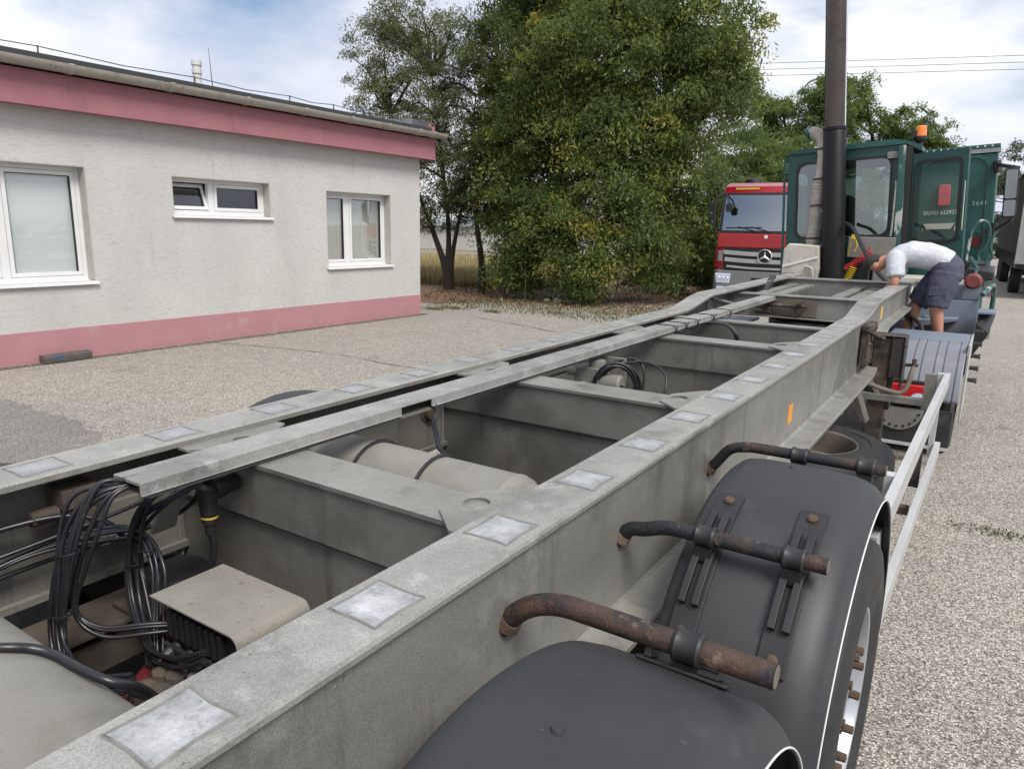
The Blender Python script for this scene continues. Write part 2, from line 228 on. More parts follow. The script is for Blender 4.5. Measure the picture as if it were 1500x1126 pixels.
def ground_mat(name, ramp, tint_a, tint_b, vscale=70.0, bump=0.5, seams=()):
    m = bpy.data.materials.new(name); m.use_nodes = True; t = m.node_tree; b = t.nodes['Principled BSDF']; L = t.links.new
    co = t.nodes.new('ShaderNodeTexCoord')
    v = t.nodes.new('ShaderNodeTexVoronoi'); v.inputs['Scale'].default_value = vscale; L(co.outputs['Object'], v.inputs['Vector'])
    sp = t.nodes.new('ShaderNodeSeparateColor'); L(v.outputs['Color'], sp.inputs[0])
    r = t.nodes.new('ShaderNodeValToRGB'); els = r.color_ramp.elements
    els[0].position, els[0].color = ramp[0][0], (*ramp[0][1], 1); els[1].position, els[1].color = ramp[-1][0], (*ramp[-1][1], 1)
    for p, c in ramp[1:-1]:
        e = els.new(p); e.color = (*c, 1)
    L(sp.outputs[0], r.inputs[0])
    gap = t.nodes.new('ShaderNodeMapRange'); gap.inputs['From Min'].default_value = 0.25; gap.inputs['From Max'].default_value = 0.75; gap.inputs['To Min'].default_value = 1.0; gap.inputs['To Max'].default_value = 0.42
    L(v.outputs['Distance'], gap.inputs['Value'])
    n = t.nodes.new('ShaderNodeTexNoise'); n.inputs['Scale'].default_value = 0.35; n.inputs['Detail'].default_value = 8; n.inputs['Roughness'].default_value = 0.62; L(co.outputs['Object'], n.inputs['Vector'])
    rr = t.nodes.new('ShaderNodeValToRGB'); rr.color_ramp.elements[0].position = 0.35; rr.color_ramp.elements[1].position = 0.65
    rr.color_ramp.elements[0].color = (*tint_a, 1); rr.color_ramp.elements[1].color = (*tint_b, 1); L(n.outputs['Fac'], rr.inputs[0])
    n3 = t.nodes.new('ShaderNodeTexNoise'); n3.inputs['Scale'].default_value = 6.0; n3.inputs['Detail'].default_value = 6; L(co.outputs['Object'], n3.inputs['Vector'])
    m3 = t.nodes.new('ShaderNodeMapRange'); m3.inputs['To Min'].default_value = 0.80; m3.inputs['To Max'].default_value = 1.2; L(n3.outputs['Fac'], m3.inputs['Value'])
    a = t.nodes.new('ShaderNodeMix'); a.data_type = 'RGBA'; a.blend_type = 'MULTIPLY'; a.inputs['Factor'].default_value = 1; L(r.outputs[0], a.inputs['A']); L(rr.outputs[0], a.inputs['B'])
    g1 = t.nodes.new('ShaderNodeMath'); g1.operation = 'MULTIPLY'; L(gap.outputs[0], g1.inputs[0]); L(m3.outputs[0], g1.inputs[1])
    hs = t.nodes.new('ShaderNodeHueSaturation'); L(a.outputs['Result'], hs.inputs['Color']); L(g1.outputs[0], hs.inputs['Value'])
    n5 = t.nodes.new('ShaderNodeTexNoise'); n5.inputs['Scale'].default_value = 0.9; n5.inputs['Detail'].default_value = 7; n5.inputs['Roughness'].default_value = 0.7; L(co.outputs['Object'], n5.inputs['Vector'])
    m5 = t.nodes.new('ShaderNodeMapRange'); m5.inputs['From Min'].default_value = 0.60; m5.inputs['From Max'].default_value = 0.74; m5.inputs['To Min'].default_value = 1.0; m5.inputs['To Max'].default_value = 0.70; L(n5.outputs['Fac'], m5.inputs['Value'])
    h5 = t.nodes.new('ShaderNodeHueSaturation'); L(hs.outputs[0], h5.inputs['Color']); L(m5.outputs[0], h5.inputs['Value'])
    L(h5.outputs[0], b.inputs['Base Color']); b.inputs['Roughness'].default_value = 0.9; b.inputs['Specular IOR Level'].default_value = 0.25
    bp = t.nodes.new('ShaderNodeBump'); bp.invert = True; bp.inputs['Strength'].default_value = bump; bp.inputs['Distance'].default_value = 0.008; L(v.outputs['Distance'], bp.inputs['Height']); L(bp.outputs[0], b.inputs['Normal'])
    MATS[name] = m
CHIPS = [(0.0, (0.11, 0.10, 0.092)), (0.25, (0.265, 0.247, 0.228)), (0.6, (0.41, 0.385, 0.355)), (0.88, (0.56, 0.53, 0.495)), (1.0, (0.74, 0.72, 0.69))]
ground_mat('chip_seal', CHIPS, (1.02, 1.01, 0.985), (1.22, 1.18, 1.11), 130, 0.5)
ground_mat('chip_patch', [(0.0, (0.16, 0.15, 0.145)), (0.5, (0.31, 0.295, 0.28)), (1.0, (0.48, 0.46, 0.44))], (0.85, 0.84, 0.84), (1.08, 1.04, 1.0), 130, 0.35)
ground_mat('crack_dirt', [(0.0, (0.15, 0.135, 0.11)), (1.0, (0.36, 0.325, 0.28))], (0.9, 0.9, 0.9), (1.1, 1.0, 0.9), 90, 0.3)
ground_mat('bed_dirt', [(0.0, (0.10, 0.065, 0.045)), (0.5, (0.20, 0.135, 0.095)), (1.0, (0.34, 0.26, 0.19))], (0.8, 0.75, 0.7), (1.15, 1.0, 0.9), 40, 0.6)
ground_mat('meadow', [(0.0, (0.20, 0.17, 0.09)), (0.5, (0.30, 0.25, 0.13)), (1.0, (0.40, 0.34, 0.19))], (0.8, 0.85, 0.7), (1.1, 1.0, 0.9), 12, 0.3)

# ------------------------------------------------------------------ mesh helpers
class MB:
    def __init__(s): s.v = []; s.f = []; s.m = []
    def add(s, vs_, fs_, mi=0):
        o = len(s.v); s.v += [tuple(p) for p in vs_]; s.f += [tuple(i+o for i in f) for f in fs_]; s.m += [mi]*len(fs_); return s
    def box(s, x0, x1, y0, y1, z0, z1, mi=0, mat=None):
        p = [(x0,y0,z0),(x1,y0,z0),(x1,y1,z0),(x0,y1,z0),(x0,y0,z1),(x1,y0,z1),(x1,y1,z1),(x0,y1,z1)]
        if mat is not None: p = [mat @ Vector(q) for q in p]
        return s.add(p, [(3,2,1,0),(4,5,6,7),(0,1,5,4),(1,2,6,5),(2,3,7,6),(3,0,4,7)], mi)
    def bar(s, a, b, wd, ht, mi=0, up=(0, 0, 1)):
        a, b = Vector(a), Vector(b); d = b-a; l = d.length; d.normalize(); up = Vector(up)
        sx = d.cross(up)
        if sx.length < 1e-4: sx = d.cross(Vector((1, 0, 0)))
        sx.normalize(); uz = sx.cross(d)
        m = Matrix((sx, d, uz)).transposed().to_4x4(); m.translation = a
        return s.box(-wd/2, wd/2, 0, l, -ht/2, ht/2, mi, m)
    def loft(s, secs, caps=True, mi=0, closed=True):
        n = len(secs[0]); o = len(s.v)
        for q in secs: s.v += [tuple(p) for p in q]
        for i in range(len(secs)-1):
            for j in range(n if closed else n-1):
                k = (j+1) % n; s.f.append((o+i*n+j, o+i*n+k, o+(i+1)*n+k, o+(i+1)*n+j)); s.m.append(mi)
        if caps and closed:
            s.f.append(tuple(o+j for j in reversed(range(n)))); s.m.append(mi)
            s.f.append(tuple(o+(len(secs)-1)*n+j for j in range(n))); s.m.append(mi)
        return s
    def tube(s, pts, r, n=10, mi=0, caps=True):
        pts = [Vector(p) for p in pts]; rs = r if isinstance(r, (list, tuple)) else [r]*len(pts)
        secs = []; prev = None
        for i, p in enumerate(pts):
            t = (pts[min(i+1, len(pts)-1)] - pts[max(i-1, 0)]).normalized()
            if prev is None:
                a = Vector((0, 0, 1)) if abs(t.z) < 0.9 else Vector((1, 0, 0)); u = t.cross(a).normalized()
            else:
                u = (prev - t*prev.dot(t)).normalized()
            prev = u; v = t.cross(u)
            secs.append([p + (u*math.cos(2*math.pi*k/n) + v*math.sin(2*math.pi*k/n))*rs[i] for k in range(n)])
        return s.loft(secs, caps, mi)
    def lathe(s, prof, origin, axis='X', n=32, mi=0, closed=False, a0=0.0, a1=2*math.pi):
        """prof: (along axis, radius) list"""
        full = abs(a1-a0-2*math.pi) < 1e-6; cnt = n if full else n+1; secs = []
        for k in range(cnt):
            a = a0+(a1-a0)*k/n; c, sn = math.cos(a), math.sin(a); q = []
            for (d, r) in prof:
                if axis == 'X': q.append((origin[0]+d, origin[1]+r*c, origin[2]+r*sn))
                elif axis == 'Y': q.append((origin[0]+r*c, origin[1]+d, origin[2]+r*sn))
                else: q.append((origin[0]+r*c, origin[1]+r*sn, origin[2]+d))
            secs.append(q)
        if full: secs.append(secs[0])
        return s.loft(secs, False, mi, closed)
    def prism(s, poly, fn, lo, hi, mi=0):
        """poly 2D, fn(a,b,d)->xyz"""
        return s.loft([[fn(a, b, lo) for a, b in poly], [fn(a, b, hi) for a, b in poly]], True, mi)
    def plate_hole(s, outer, hole, fn, lo, hi, mi=0):
        n = len(outer)
        secs = [[fn(a, b, lo) for a, b in outer], [fn(a, b, hi) for a, b in outer], [fn(a, b, hi) for a, b in hole], [fn(a, b, lo) for a, b in hole], [fn(a, b, lo) for a, b in outer]]
        return s.loft(secs, False, mi)
    def build(s, name, mat, parent=None, smooth=35, bevel=0, seg=2, clean=True, loc=None):
        me = bpy.data.meshes.new(name); me.from_pydata(s.v, [], s.f)
        ms = mat if isinstance(mat, (list, tuple)) else [mat]
        for x in ms: me.materials.append(MATS[x])
        me.polygons.foreach_set('material_index', s.m)
        if clean:
            bm = bmesh.new(); bm.from_mesh(me); bmesh.ops.remove_doubles(bm, verts=bm.verts, dist=1e-5); bmesh.ops.recalc_face_normals(bm, faces=bm.faces); bm.to_mesh(me); bm.free()
        if smooth: me.shade_smooth(); me.set_sharp_from_angle(angle=R_(smooth))
        o = bpy.data.objects.new(name, me); C.objects.link(o)
        if parent is not None: o.parent = parent
        if loc: o.location = loc
        if bevel:
            b = o.modifiers.new('bevel', 'BEVEL'); b.width = bevel; b.segments = seg; b.limit_method = 'ANGLE'; b.angle_limit = R_(40); b.harden_normals = True
        return o
def empty(name, loc=(0, 0, 0), rot=(0, 0, 0)):
    o = bpy.data.objects.new(name, None); C.objects.link(o); o.location = loc; o.rotation_euler = rot; o.empty_display_size = 0.2; return o
def tag(o, label=None, cat=None, group=None, kind=None):
    for k, v in (('label', label), ('category', cat), ('group', group), ('kind', kind)):
        if v: o[k] = v
    return o
def copy_tree(o, parent=None):
    c = o.copy(); C.objects.link(c); c.parent = parent
    for ch in list(o.children): copy_tree(ch, c)
    return c
XY = lambda a, b, d: (a, b, d)
XZ = lambda a, b, d: (a, d, b)
YZ = lambda a, b, d: (d, a, b)
def rrect(x0, x1, y0, y1, r, n=6):
    p = []
    for cx, cy, a0 in ((x1-r, y1-r, 0), (x0+r, y1-r, 90), (x0+r, y0+r, 180), (x1-r, y0+r, 270)):
        for k in range(n+1):
            a = R_(a0+90*k/n); p.append((cx+r*math.cos(a), cy+r*math.sin(a)))
    return p
def rect_like(hole, x0, x1, y0, y1, n=6):
    """outer rectangle with as many points as rrect, corners matched"""
    p = []
    for cx, cy in ((x1, y1), (x0, y1), (x0, y0), (x1, y0)): p += [(cx, cy)]*(n+1)
    # spread the duplicates slightly so that faces stay valid
    q = []
    for i, (cx, cy) in enumerate(p):
        c = i//(n+1); k = i % (n+1); hx, hy = hole[i]
        if c == 0: q.append((cx, hy) if k < n//2 else ((hx, cy) if k > n//2 else (cx, cy)))
        elif c == 1: q.append((hx, cy) if k < n//2 else ((cx, hy) if k > n//2 else (cx, cy)))
        elif c == 2: q.append((cx, hy) if k < n//2 else ((hx, cy) if k > n//2 else (cx, cy)))
        else: q.append((hx, cy) if k < n//2 else ((cx, hy) if k > n//2 else (cx, cy)))
    return q
def catmull(pts, sub=6):
    pts = [Vector(p) for p in pts]; P = [2*pts[0]-pts[1]] + pts + [2*pts[-1]-pts[-2]]; o = []
    for i in range(1, len(P)-2):
        a, b, c, d = P[i-1], P[i], P[i+1], P[i+2]
        for k in range(sub):
            t = k/sub
            o.append(0.5*((2*b)+(c-a)*t+(2*a-5*b+4*c-d)*t*t+(3*b-a-3*c+d)*t**3))
    o.append(pts[-1]); return o
def sstep(t): t = max(0, min(1, t)); return t*t*(3-2*t)

# ================================================================== GROUND
g = MB(); S = 1500
g.add([(-S, -S, 0), (S, -S, 0), (S, S, 0), (-S, S, 0)], [(0, 1, 2, 3)])
tag(g.build('yard_ground', 'chip_seal', smooth=0, clean=False), kind='structure')
def sheet(name, pts, z, mat, kind='structure'):
    m = MB(); m.add([(x, y, z) for x, y in pts], [tuple(range(len(pts)))]); return tag(m.build(name, mat, smooth=0, clean=False), kind=kind)
def wobble(pts, amp, sub=8, seed=1):
    r = random.Random(seed); o = []
    for i in range(len(pts)):
        a, b = pts[i], pts[(i+1) % len(pts)]
        for k in range(sub):
            t = k/sub; o.append((a[0]+(b[0]-a[0])*t+r.uniform(-amp, amp), a[1]+(b[1]-a[1])*t+r.uniform(-amp, amp)))
    return o
sheet('tree_bed', wobble([(-60, 13.9), (-11.6, 13.9), (-10.6, 15.7), (-9.2, 16.3), (-8.0, 19.0), (-6.6, 21.5), (-5.5, 24.5), (-2, 30), (-2, 60), (-60, 60)], 0.16, 14, 3), 0.004, 'bed_dirt')
sheet('meadow', wobble([(-300, 20.0), (-20, 19.6), (-13, 19.6), (-12, 23), (-13, 40), (-18, 120), (-300, 120)], 0.3, 20, 4), 0.008, 'meadow')
sheet('far_road', [(-300, 44), (-14, 41), (-14, 45.5), (-300, 49)], 0.012, 'chip_patch')
sheet('asphalt_patch', wobble([(-10.40, 3.25), (-8.2, 3.28), (-7.36, 3.25), (-6.5, 3.2), (-5.2, 2.4), (-4.5, 1.0), (-4.5, -6), (-10.40, -6)], 0.05, 8, 5), 0.004, 'chip_patch')
def crack(name, pts, w_, seed):
    r = random.Random(seed); P = catmull([(x, y, 0) for x, y in pts], 7); m = MB(); L_, Rr = [], []
    for i, p in enumerate(P):
        t = (P[min(i+1, len(P)-1)]-P[max(i-1, 0)]).normalized(); nn = Vector((-t.y, t.x, 0)); ww = w_*r.uniform(0.1, 0.95)*(1 if 0 < i < len(P)-1 else 0.1)
        j = nn*r.uniform(-0.02, 0.02); L_.append(p+nn*ww+j); Rr.append(p-nn*ww+j)
    for i in range(len(P)-1): m.add([(*L_[i].xy, 0.006), (*L_[i+1].xy, 0.006), (*Rr[i+1].xy, 0.006), (*Rr[i].xy, 0.006)], [(0, 1, 2, 3)])
    tag(m.build(name, 'crack_dirt', smooth=0), kind='structure')
crack('pavement_crack', [(-10.3, 6.9), (-9.2, 7.2), (-7.9, 7.4), (-6.6, 7.3), (-5.4, 7.6)], 0.018, 1)
crack('pavement_crack', [(-9.6, 12.6), (-8.3, 12.2), (-6.5, 11.6), (-4.9, 11.4)], 0.02, 4)
# tarred joint strip along the wall foot
sheet('wall_foot_strip', wobble([(-10.43, -6), (-10.28, -6), (-10.28, 12.2), (-10.43, 12.2)], 0.02, 40, 9), 0.008, 'crack_dirt')

# ================================================================== BUILDING
WX = -10.44; WY0, WY1 = -6.0, 12.117; DEP = 9.0; WT = 0.36
bld = empty('office_building', (WX, 3, 0))
tag(bld, 'low grey rendered office building with pink plinth and pink eaves fascia', 'building')
def bpart(mb, name, mat, **kw):
    o = mb.build(name, mat, None, **kw); o.parent = bld; o.matrix_parent_inverse = Matrix.Translation((-WX, -3, 0)); return o
wins = [(3.35, 5.26, 1.05, 2.57), (6.50, 8.27, 1.975, 2.535), (9.51, 11.22, 1.10, 2.48)]
m = MB()          # long wall, cut round the three windows
ys = [WY0] + [v for q in wins for v in q[:2]] + [WY1]
for i in range(0, len(ys), 2): m.box(WX-WT, WX, ys[i], ys[i+1], 0.40, 3.35)
for (y0, y1, z0, z1) in wins: m.box(WX-WT, WX, y0, y1, 0.40, z0); m.box(WX-WT, WX, y0, y1, z1, 3.35)
bpart(m, 'wall', 'render_wall', smooth=0)
m = MB(); m.box(WX-DEP, WX-WT-0.003, WY1-WT, WY1, 0.40, 3.35); bpart(m, 'wall', 'render_wall', smooth=0)
m = MB(); m.box(WX-DEP, WX-WT-0.003, WY0, WY0+WT, 0.40, 3.35); m.box(WX-DEP-WT, WX-DEP-0.003, WY0, WY1, 0.40, 3.35); bpart(m, 'wall', 'render_wall', smooth=0)
m = MB(); m.box(WX-DEP-WT, WX-0.016, WY0+0.016, WY1-0.016, 0.0, 0.397); bpart(m, 'plinth_core', 'room_dark', smooth=0)
m = MB(); m.box(WX-0.012, WX+0.012, WY0, WY1+0.012, -0.02, 0.425); m.box(WX-DEP, WX-0.013, WY1-0.012, WY1+0.012, -0.02, 0.425); bpart(m, 'plinth', 'pink_plinth', smooth=0, bevel=0.004)
FO = 0.25
m = MB(); m.box(WX+FO-0.10, WX+FO, WY0-0.3, WY1+0.22, 3.235, 3.655); bpart(m, 'fascia', 'pink_fascia', smooth=0, bevel=0.006)
m = MB(); m.box(WX-DEP-0.2, WX+FO-0.102, WY1+0.12, WY1+0.218, 3.235, 3.95); bpart(m, 'fascia', 'pink_fascia', smooth=0, bevel=0.006)
m = MB(); m.box(WX-DEP, WX+FO-0.103, WY0-0.28, WY1+0.119, 3.25, 3.36); bpart(m, 'soffit', 'pink_fascia', smooth=0)
# roof slab rises gently away from the eaves
m = MB(); rz = lambda x: 3.72 + (WX+FO-x)*0.055
m.loft([[(WX+FO+0.004, y, 3.72), (WX+FO+0.004, y, 3.865), (WX-DEP-0.3, y, rz(WX-DEP-0.3)+0.12), (WX-DEP-0.3, y, rz(WX-DEP-0.3))] for y in (WY0-0.3, WY1+0.10)]); bpart(m, 'roof', 'roof_felt', smooth=0)
m = MB(); m.loft([[(WX+FO-0.16, y, 3.86), (WX+FO-0.10, y, 3.99), (WX-DEP, y, rz(WX-DEP)+0.30), (WX-DEP, y, rz(WX-DEP)+0.12)] for y in (WY1-0.35, WY1+0.225)]); bpart(m, 'verge_trim', 'roof_trim', smooth=0)
m = MB(); m.box(WX+FO-0.06, WX+FO-0.012, WY1+0.10, WY1+0.222, 3.656, 3.90); bpart(m, 'fascia_end', 'pink_fascia', smooth=0)
# gutter: half round with sleeve joints
gx, gz = WX+FO+0.108, 3.762
prof = [(0.102*math.cos(R_(a)), 0.102*math.sin(R_(a))) for a in range(180, 361, 15)] + [(0.094*math.cos(R_(a)), 0.094*math.sin(R_(a))) for a in range(360, 179, -15)]
m = MB(); m.loft([[(gx+a, y, gz+b) for a, b in prof] for y in np.linspace(WY0-0.3, WY1+0.40, 24)]); gut = bpart(m, 'gutter', 'gutter')
for y in (1.6, 3.55, 5.0, 6.35, 7.6, 8.75, 9.8, 10.75, 11.65, 12.1):
    m = MB(); p2 = [(0.111*math.cos(R_(a)), 0.111*math.sin(R_(a))) for a in range(176, 365, 14)] + [(0.1025*math.cos(R_(a)), 0.1025*math.sin(R_(a))) for a in range(364, 175, -14)]
    m.loft([[(gx+a, yy, gz+b) for a, b in p2] for yy in (y-0.035, y+0.035)]); m.build('gutter_joint', 'gutter', gut)
# lightning conductor on small posts, vent pipe, aerial
lx = WX-0.15
posts = [0.4, 2.6, 4.9, 7.1, 8.9, 9.9, 11.2]
m = MB(); pts = []
for i, y in enumerate(posts):
    pts.append((lx, y, 4.02))
    if i < len(posts)-1: pts.append((lx, (y+posts[i+1])/2, 3.985))
m.tube([(lx, -5, 4.02)] + pts + [(lx, 12.0, 3.97)], 0.007, 6); bpart(m, 'lightning_wire', 'wire')
for y in posts:
    m = MB(); m.tube([(lx, y, 3.80), (lx, y, 4.03)], 0.011, 6); m.box(lx-0.03, lx+0.03, y-0.03, y+0.03, 3.845, 3.87); bpart(m, 'wire_post', 'wire')
m = MB(); vx, vy = WX-2.0, 12.117-3.72
m.lathe([(3.9, 0.07), (4.46, 0.07), (4.46, 0.085), (4.53, 0.085), (4.53, 0.075), (4.60, 0.075), (4.60, 0.09), (4.68, 0.09), (4.69, 0.0)], (vx, vy, 0), 'Z', 20); bpart(m, 'vent_pipe', 'pipe_white')
m = MB(); m.tube([(WX-2.0, 8.72, 3.9), (WX-2.0, 8.66, 4.95)], [0.012, 0.004], 6); bpart(m, 'aerial', 'wire')

def window(idx, y0, y1, z0, z1, mull, tilt=None, inside='blind'):
    dx = WX-0.17     # plane of the frame's outer face
    fw, fd = 0.07, 0.07
    m = MB(); m.box(dx-fd, dx, y0, y0+fw, z0, z1); m.box(dx-fd, dx, y1-fw, y1, z0, z1); m.box(dx-fd, dx, y0+fw, y1-fw, z0, z0+fw); m.box(dx-fd, dx, y0+fw, y1-fw, z1-fw, z1)
    if mull: m.box(dx-fd, dx, mull-0.05, mull+0.05, z0+fw, z1-fw)
    fr = bpart(m, 'window', 'pvc', smooth=0, bevel=0.004)
    def sub(mb, name, mat, **kw):
        return mb.build(name, mat, fr, **kw)
    spans = [(y0+fw, mull-0.05), (mull+0.05, y1-fw)]
    for k, (a, b) in enumerate(spans):
        open_ = tilt == k
        rot = Matrix.Identity(4)
        if open_: rot = Matrix.Translation((dx-0.035, 0, z0+fw)) @ Matrix.Rotation(R_(-20), 4, 'Y') @ Matrix.Translation((-(dx-0.035), 0, -(z0+fw)))
        s = 0.055; m = MB(); X0, X1 = dx-0.055, dx+0.006
        m.box(X0, X1, a+0.004, a+s, z0+fw+0.004, z1-fw-0.004, 0, rot); m.box(X0, X1, b-s, b-0.004, z0+fw+0.004, z1-fw-0.004, 0, rot)
        m.box(X0, X1, a+s, b-s, z0+fw+0.004, z0+fw+s, 0, rot); m.box(X0, X1, a+s, b-s, z1-fw-s, z1-fw-0.004, 0, rot); sub(m, 'sash', 'pvc', smooth=0, bevel=0.003)
        g_ = 0.010; m = MB(); m.box(X0+0.012, X1-0.012, a+s, a+s+g_, z0+fw+s, z1-fw-s, 0, rot); m.box(X0+0.012, X1-0.012, b-s-g_, b-s, z0+fw+s, z1-fw-s, 0, rot); m.box(X0+0.012, X1-0.012, a+s+g_, b-s-g_, z1-fw-s-g_, z1-fw-s, 0, rot); sub(m, 'gasket', 'black_plastic', smooth=0)
        m = MB(); m.box(dx-0.03, dx-0.024, a+s-0.005, b-s+0.005, z0+fw+s-0.005, z1-fw-s+0.005, 0, rot); sub(m, 'pane', 'window_glass', smooth=0)
    m = MB(); m.loft([[(WX-0.172, y, z0-0.012), (WX-0.172, y, z0+0.008), (WX+0.045, y, z0-0.012), (WX+0.05, y, z0-0.045), (WX+0.044, y, z0-0.045), (WX+0.035, y, z0-0.03)] for y in (y0-0.03, y1+0.03)]); sub(m, 'sill', 'pvc', smooth=0)
    for yy in (y0-0.03, y1+0.03): pass
    # lining of the reveal
    m = MB(); t_ = 0.012
    m.box(WX-0.168, WX-0.002, y1-t_, y1-0.0005, z0+0.01, z1-t_); m.box(WX-0.168, WX-0.002, y0+0.0005, y0+t_, z0+0.01, z1-t_); m.box(WX-0.168, WX-0.002, y0+0.0005, y1-0.0005, z1-t_, z1-0.0005); sub(m, 'reveal_lining', 'reveal', smooth=0)
    bx = dx-0.058 if inside == 'blind' else dx-0.075
    if inside == 'blind':
        m = MB(); m.box(bx-0.004, bx, y0+0.02, y1-0.02, z0+0.02, z1-0.02); sub(m, 'roller_blind', 'blind', smooth=0)
    elif inside == 'curtain':
        m = MB(); n_ = 60; top = []; 
        for zz in (z0+0.02, (z0+z1)/2, z1-0.02):
            top.append([(bx-0.02+0.022*math.sin(k*1.35+0.6*math.sin(k*0.37)), y0+0.02+(y1-y0-0.04)*k/n_, zz) for k in range(n_+1)])
        m.loft(top, False, 0, False); sub(m, 'curtain', 'curtain', smooth=60)
    m = MB(); m.box(dx-0.75, dx-0.74, y0-0.2, y1+0.2, z0-0.2, z1+0.2); sub(m, 'room_back', 'room_dark', smooth=0)
window(0, *wins[0], 4.24, None, 'blind'); window(1, *wins[1], 7.26, 0, 'none'); window(2, *wins[2], 10.19, None, 'curtain')
# bits of broken render at the wall foot and the block lying there
m = MB(); m.loft([rrect(-0.07, 0.07, -0.055, 0.055, 0.02, 3) and [(a, y, b) for a, b in rrect(-0.07, 0.07, -0.055, 0.055, 0.02, 3)] for y in (-0.31, 0.31)])
o = m.build('timber_block', 'concrete_block', bevel=0.004); o.location = (-10.33, 4.72, 0.058); o.rotation_euler = (0, R_(4), R_(2)); tag(o, 'short dark weathered block lying against the pink plinth', 'block')
m = MB(); r = random.Random(5)
for k in range(150):
    y = r.uniform(2, 12); x = WX+0.02+abs(r.gauss(0, 0.06)); s_ = r.uniform(0.008, 0.025)
    a = r.uniform(0, 3); m.add([(x+s_*math.cos(a+q*2.1)*r.uniform(.6, 1.2), y+s_*math.sin(a+q*2.1)*r.uniform(.6, 1.2), 0.005) for q in range(3)]+[(x, y, 0.005+s_*r.uniform(.4, .9))], [(0, 1, 3), (1, 2, 3), (2, 0, 3), (2, 1, 0)])
tag(m.build('render_crumbs', 'rock', smooth=0, clean=False), 'pale crumbs of render along the foot of the wall', 'rubble', kind='stuff')

# ================================================================== TRAILER (own frame: x right, y forward, z up)
XC = -1.4605
TB = Vector((XC, 4.0, 0.0))
trailer = empty('container_trailer'); trailer.matrix_world = Matrix.Rotation(TILT, 4, 'X') @ Matrix.Translation(TB)
tag(trailer, 'long galvanised steel container trailer chassis with open ladder frame', 'trailer')
TINV = Matrix.Translation(-TB)
def tp(mb, name, mat, **kw):
    o = mb.build(name, mat, trailer, **kw); o.matrix_parent_inverse = TINV; return o
ZT, ZB, ZN = 1.217, 0.815, 1.297
def beam(sgn):
    s0, s1 = (5.75, 6.50) if sgn > 0 else (5.45, 6.20)
    zt = lambda y: ZT + (ZN-ZT)*sstep((y-s0)/(s1-s0))
    zb = lambda y: ZB + (1.06-ZB)*sstep((y-5.65)/1.1)
    lo = lambda y: 0.805 - 0.04*sstep((y-5.65)/1.1)
    Y = [-1.9, -1.0, 0, 1, 2, 3, 4, 5, 5.4] + list(np.linspace(5.45, 6.85, 29)) + [7.5, 8.5, 9.4]
    c = 0.005; secs = []
    for y in Y:
        t, b, e = zt(y), zb(y), lo(y); k = 0.02
        q = [(0.5395, t-c), (0.5395+c, t), (0.6905, t), (0.6925, t+0.0014), (0.7045-c, t+0.0012), (0.7045, t-c), (0.7045, t-k+c), (0.7045-c, t-k), (0.694, t-k-0.001), (0.692, t-k-0.006), (0.692, b+k+0.014), (0.700, b+k+0.004), (0.712, b+k), (e-c, b+k), (e, b+k-c), (e, b), (0.66, b), (0.66, b+k), (0.680, b+k), (0.680, t-k), (0.5395, t-k)]
        secs.append([(XC+sgn*u, y, z) for u, z in q])
    m = MB(); m.loft(secs)
    o = tp(m, 'main_beam', ['galv', 'galv_top', 'galv_inner_shade'], smooth=30)
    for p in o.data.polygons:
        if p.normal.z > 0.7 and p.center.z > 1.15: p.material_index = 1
        elif p.normal.x*sgn < -0.5 and abs(p.center.x-XC) > 0.6: p.material_index = 2  # inward faces take the darker copy with bay shade in its colour
    # wear pads welded into the top flange
    ysp = [-0.376, 0.012] + [0.400 + 0.3885*k for k in range(14)]
    hw, L_ = 0.0505, 0.117
    cx = XC+sgn*0.6215
    for y in ysp:
        if y > s0-0.12: continue
        m = MB(); e = 0.004
        out = [(-hw-e, -e), (-hw+0.012, -e*0.6), (0, 0), (hw-0.012, -e*0.6), (hw+e, -e), (hw+e*0.6, 0.012), (hw, L_/2), (hw+e*0.6, L_-0.012), (hw+e, L_+e), (hw-0.012, L_+e*0.6), (0, L_), (-hw+0.012, L_+e*0.6), (-hw-e, L_+e), (-hw-e*0.6, L_-0.012), (-hw, L_/2), (-hw-e*0.6, 0.012)]
        out = [(a+rnd.uniform(-.0012, .0012), b+rnd.uniform(-.0012, .0012)) for a, b in out]
        m.prism([(cx+a, y+b) for a, b in out], XY, zt(y)-0.003, zt(y)+0.0010)
        bead = [(cx+a*1.02, y+b*1.0, zt(y)+0.0003) for a, b in out]; m.tube(bead+[bead[0], bead[1]], 0.0032, 6, 1, False)
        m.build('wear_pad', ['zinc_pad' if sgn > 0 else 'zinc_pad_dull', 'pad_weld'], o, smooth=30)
    for y in [s1+0.25+0.42*k for k in range(7)]:
        if y > 9.2: break
        m = MB(); m.box(cx-0.055, cx+0.055, y, y+0.13, zt(y)-0.002, zt(y)+0.0022); m.build('wear_pad', 'zinc_pad', o, smooth=0)
    return o
beamR = beam(1); beamL = beam(-1)
# upright stiffeners on the inside of the left beam
for y in (2.68, 0.55):
    m = MB(); m.box(XC-0.687, XC-0.60, y, y+0.012, ZB+0.022, ZT-0.022); m.build('web_stiffener', 'galv_inner_shade', beamL, smooth=0)
# bolted rusty boss on the inside of the left web
m = MB(); m.lathe([(0, 0.045), (0.012, 0.045), (0.016, 0.03), (0.04, 0.028), (0.045, 0.0)], (XC-0.687, 2.52, 1.0), 'X', 18); m.build('boss', 'rust', beamL)

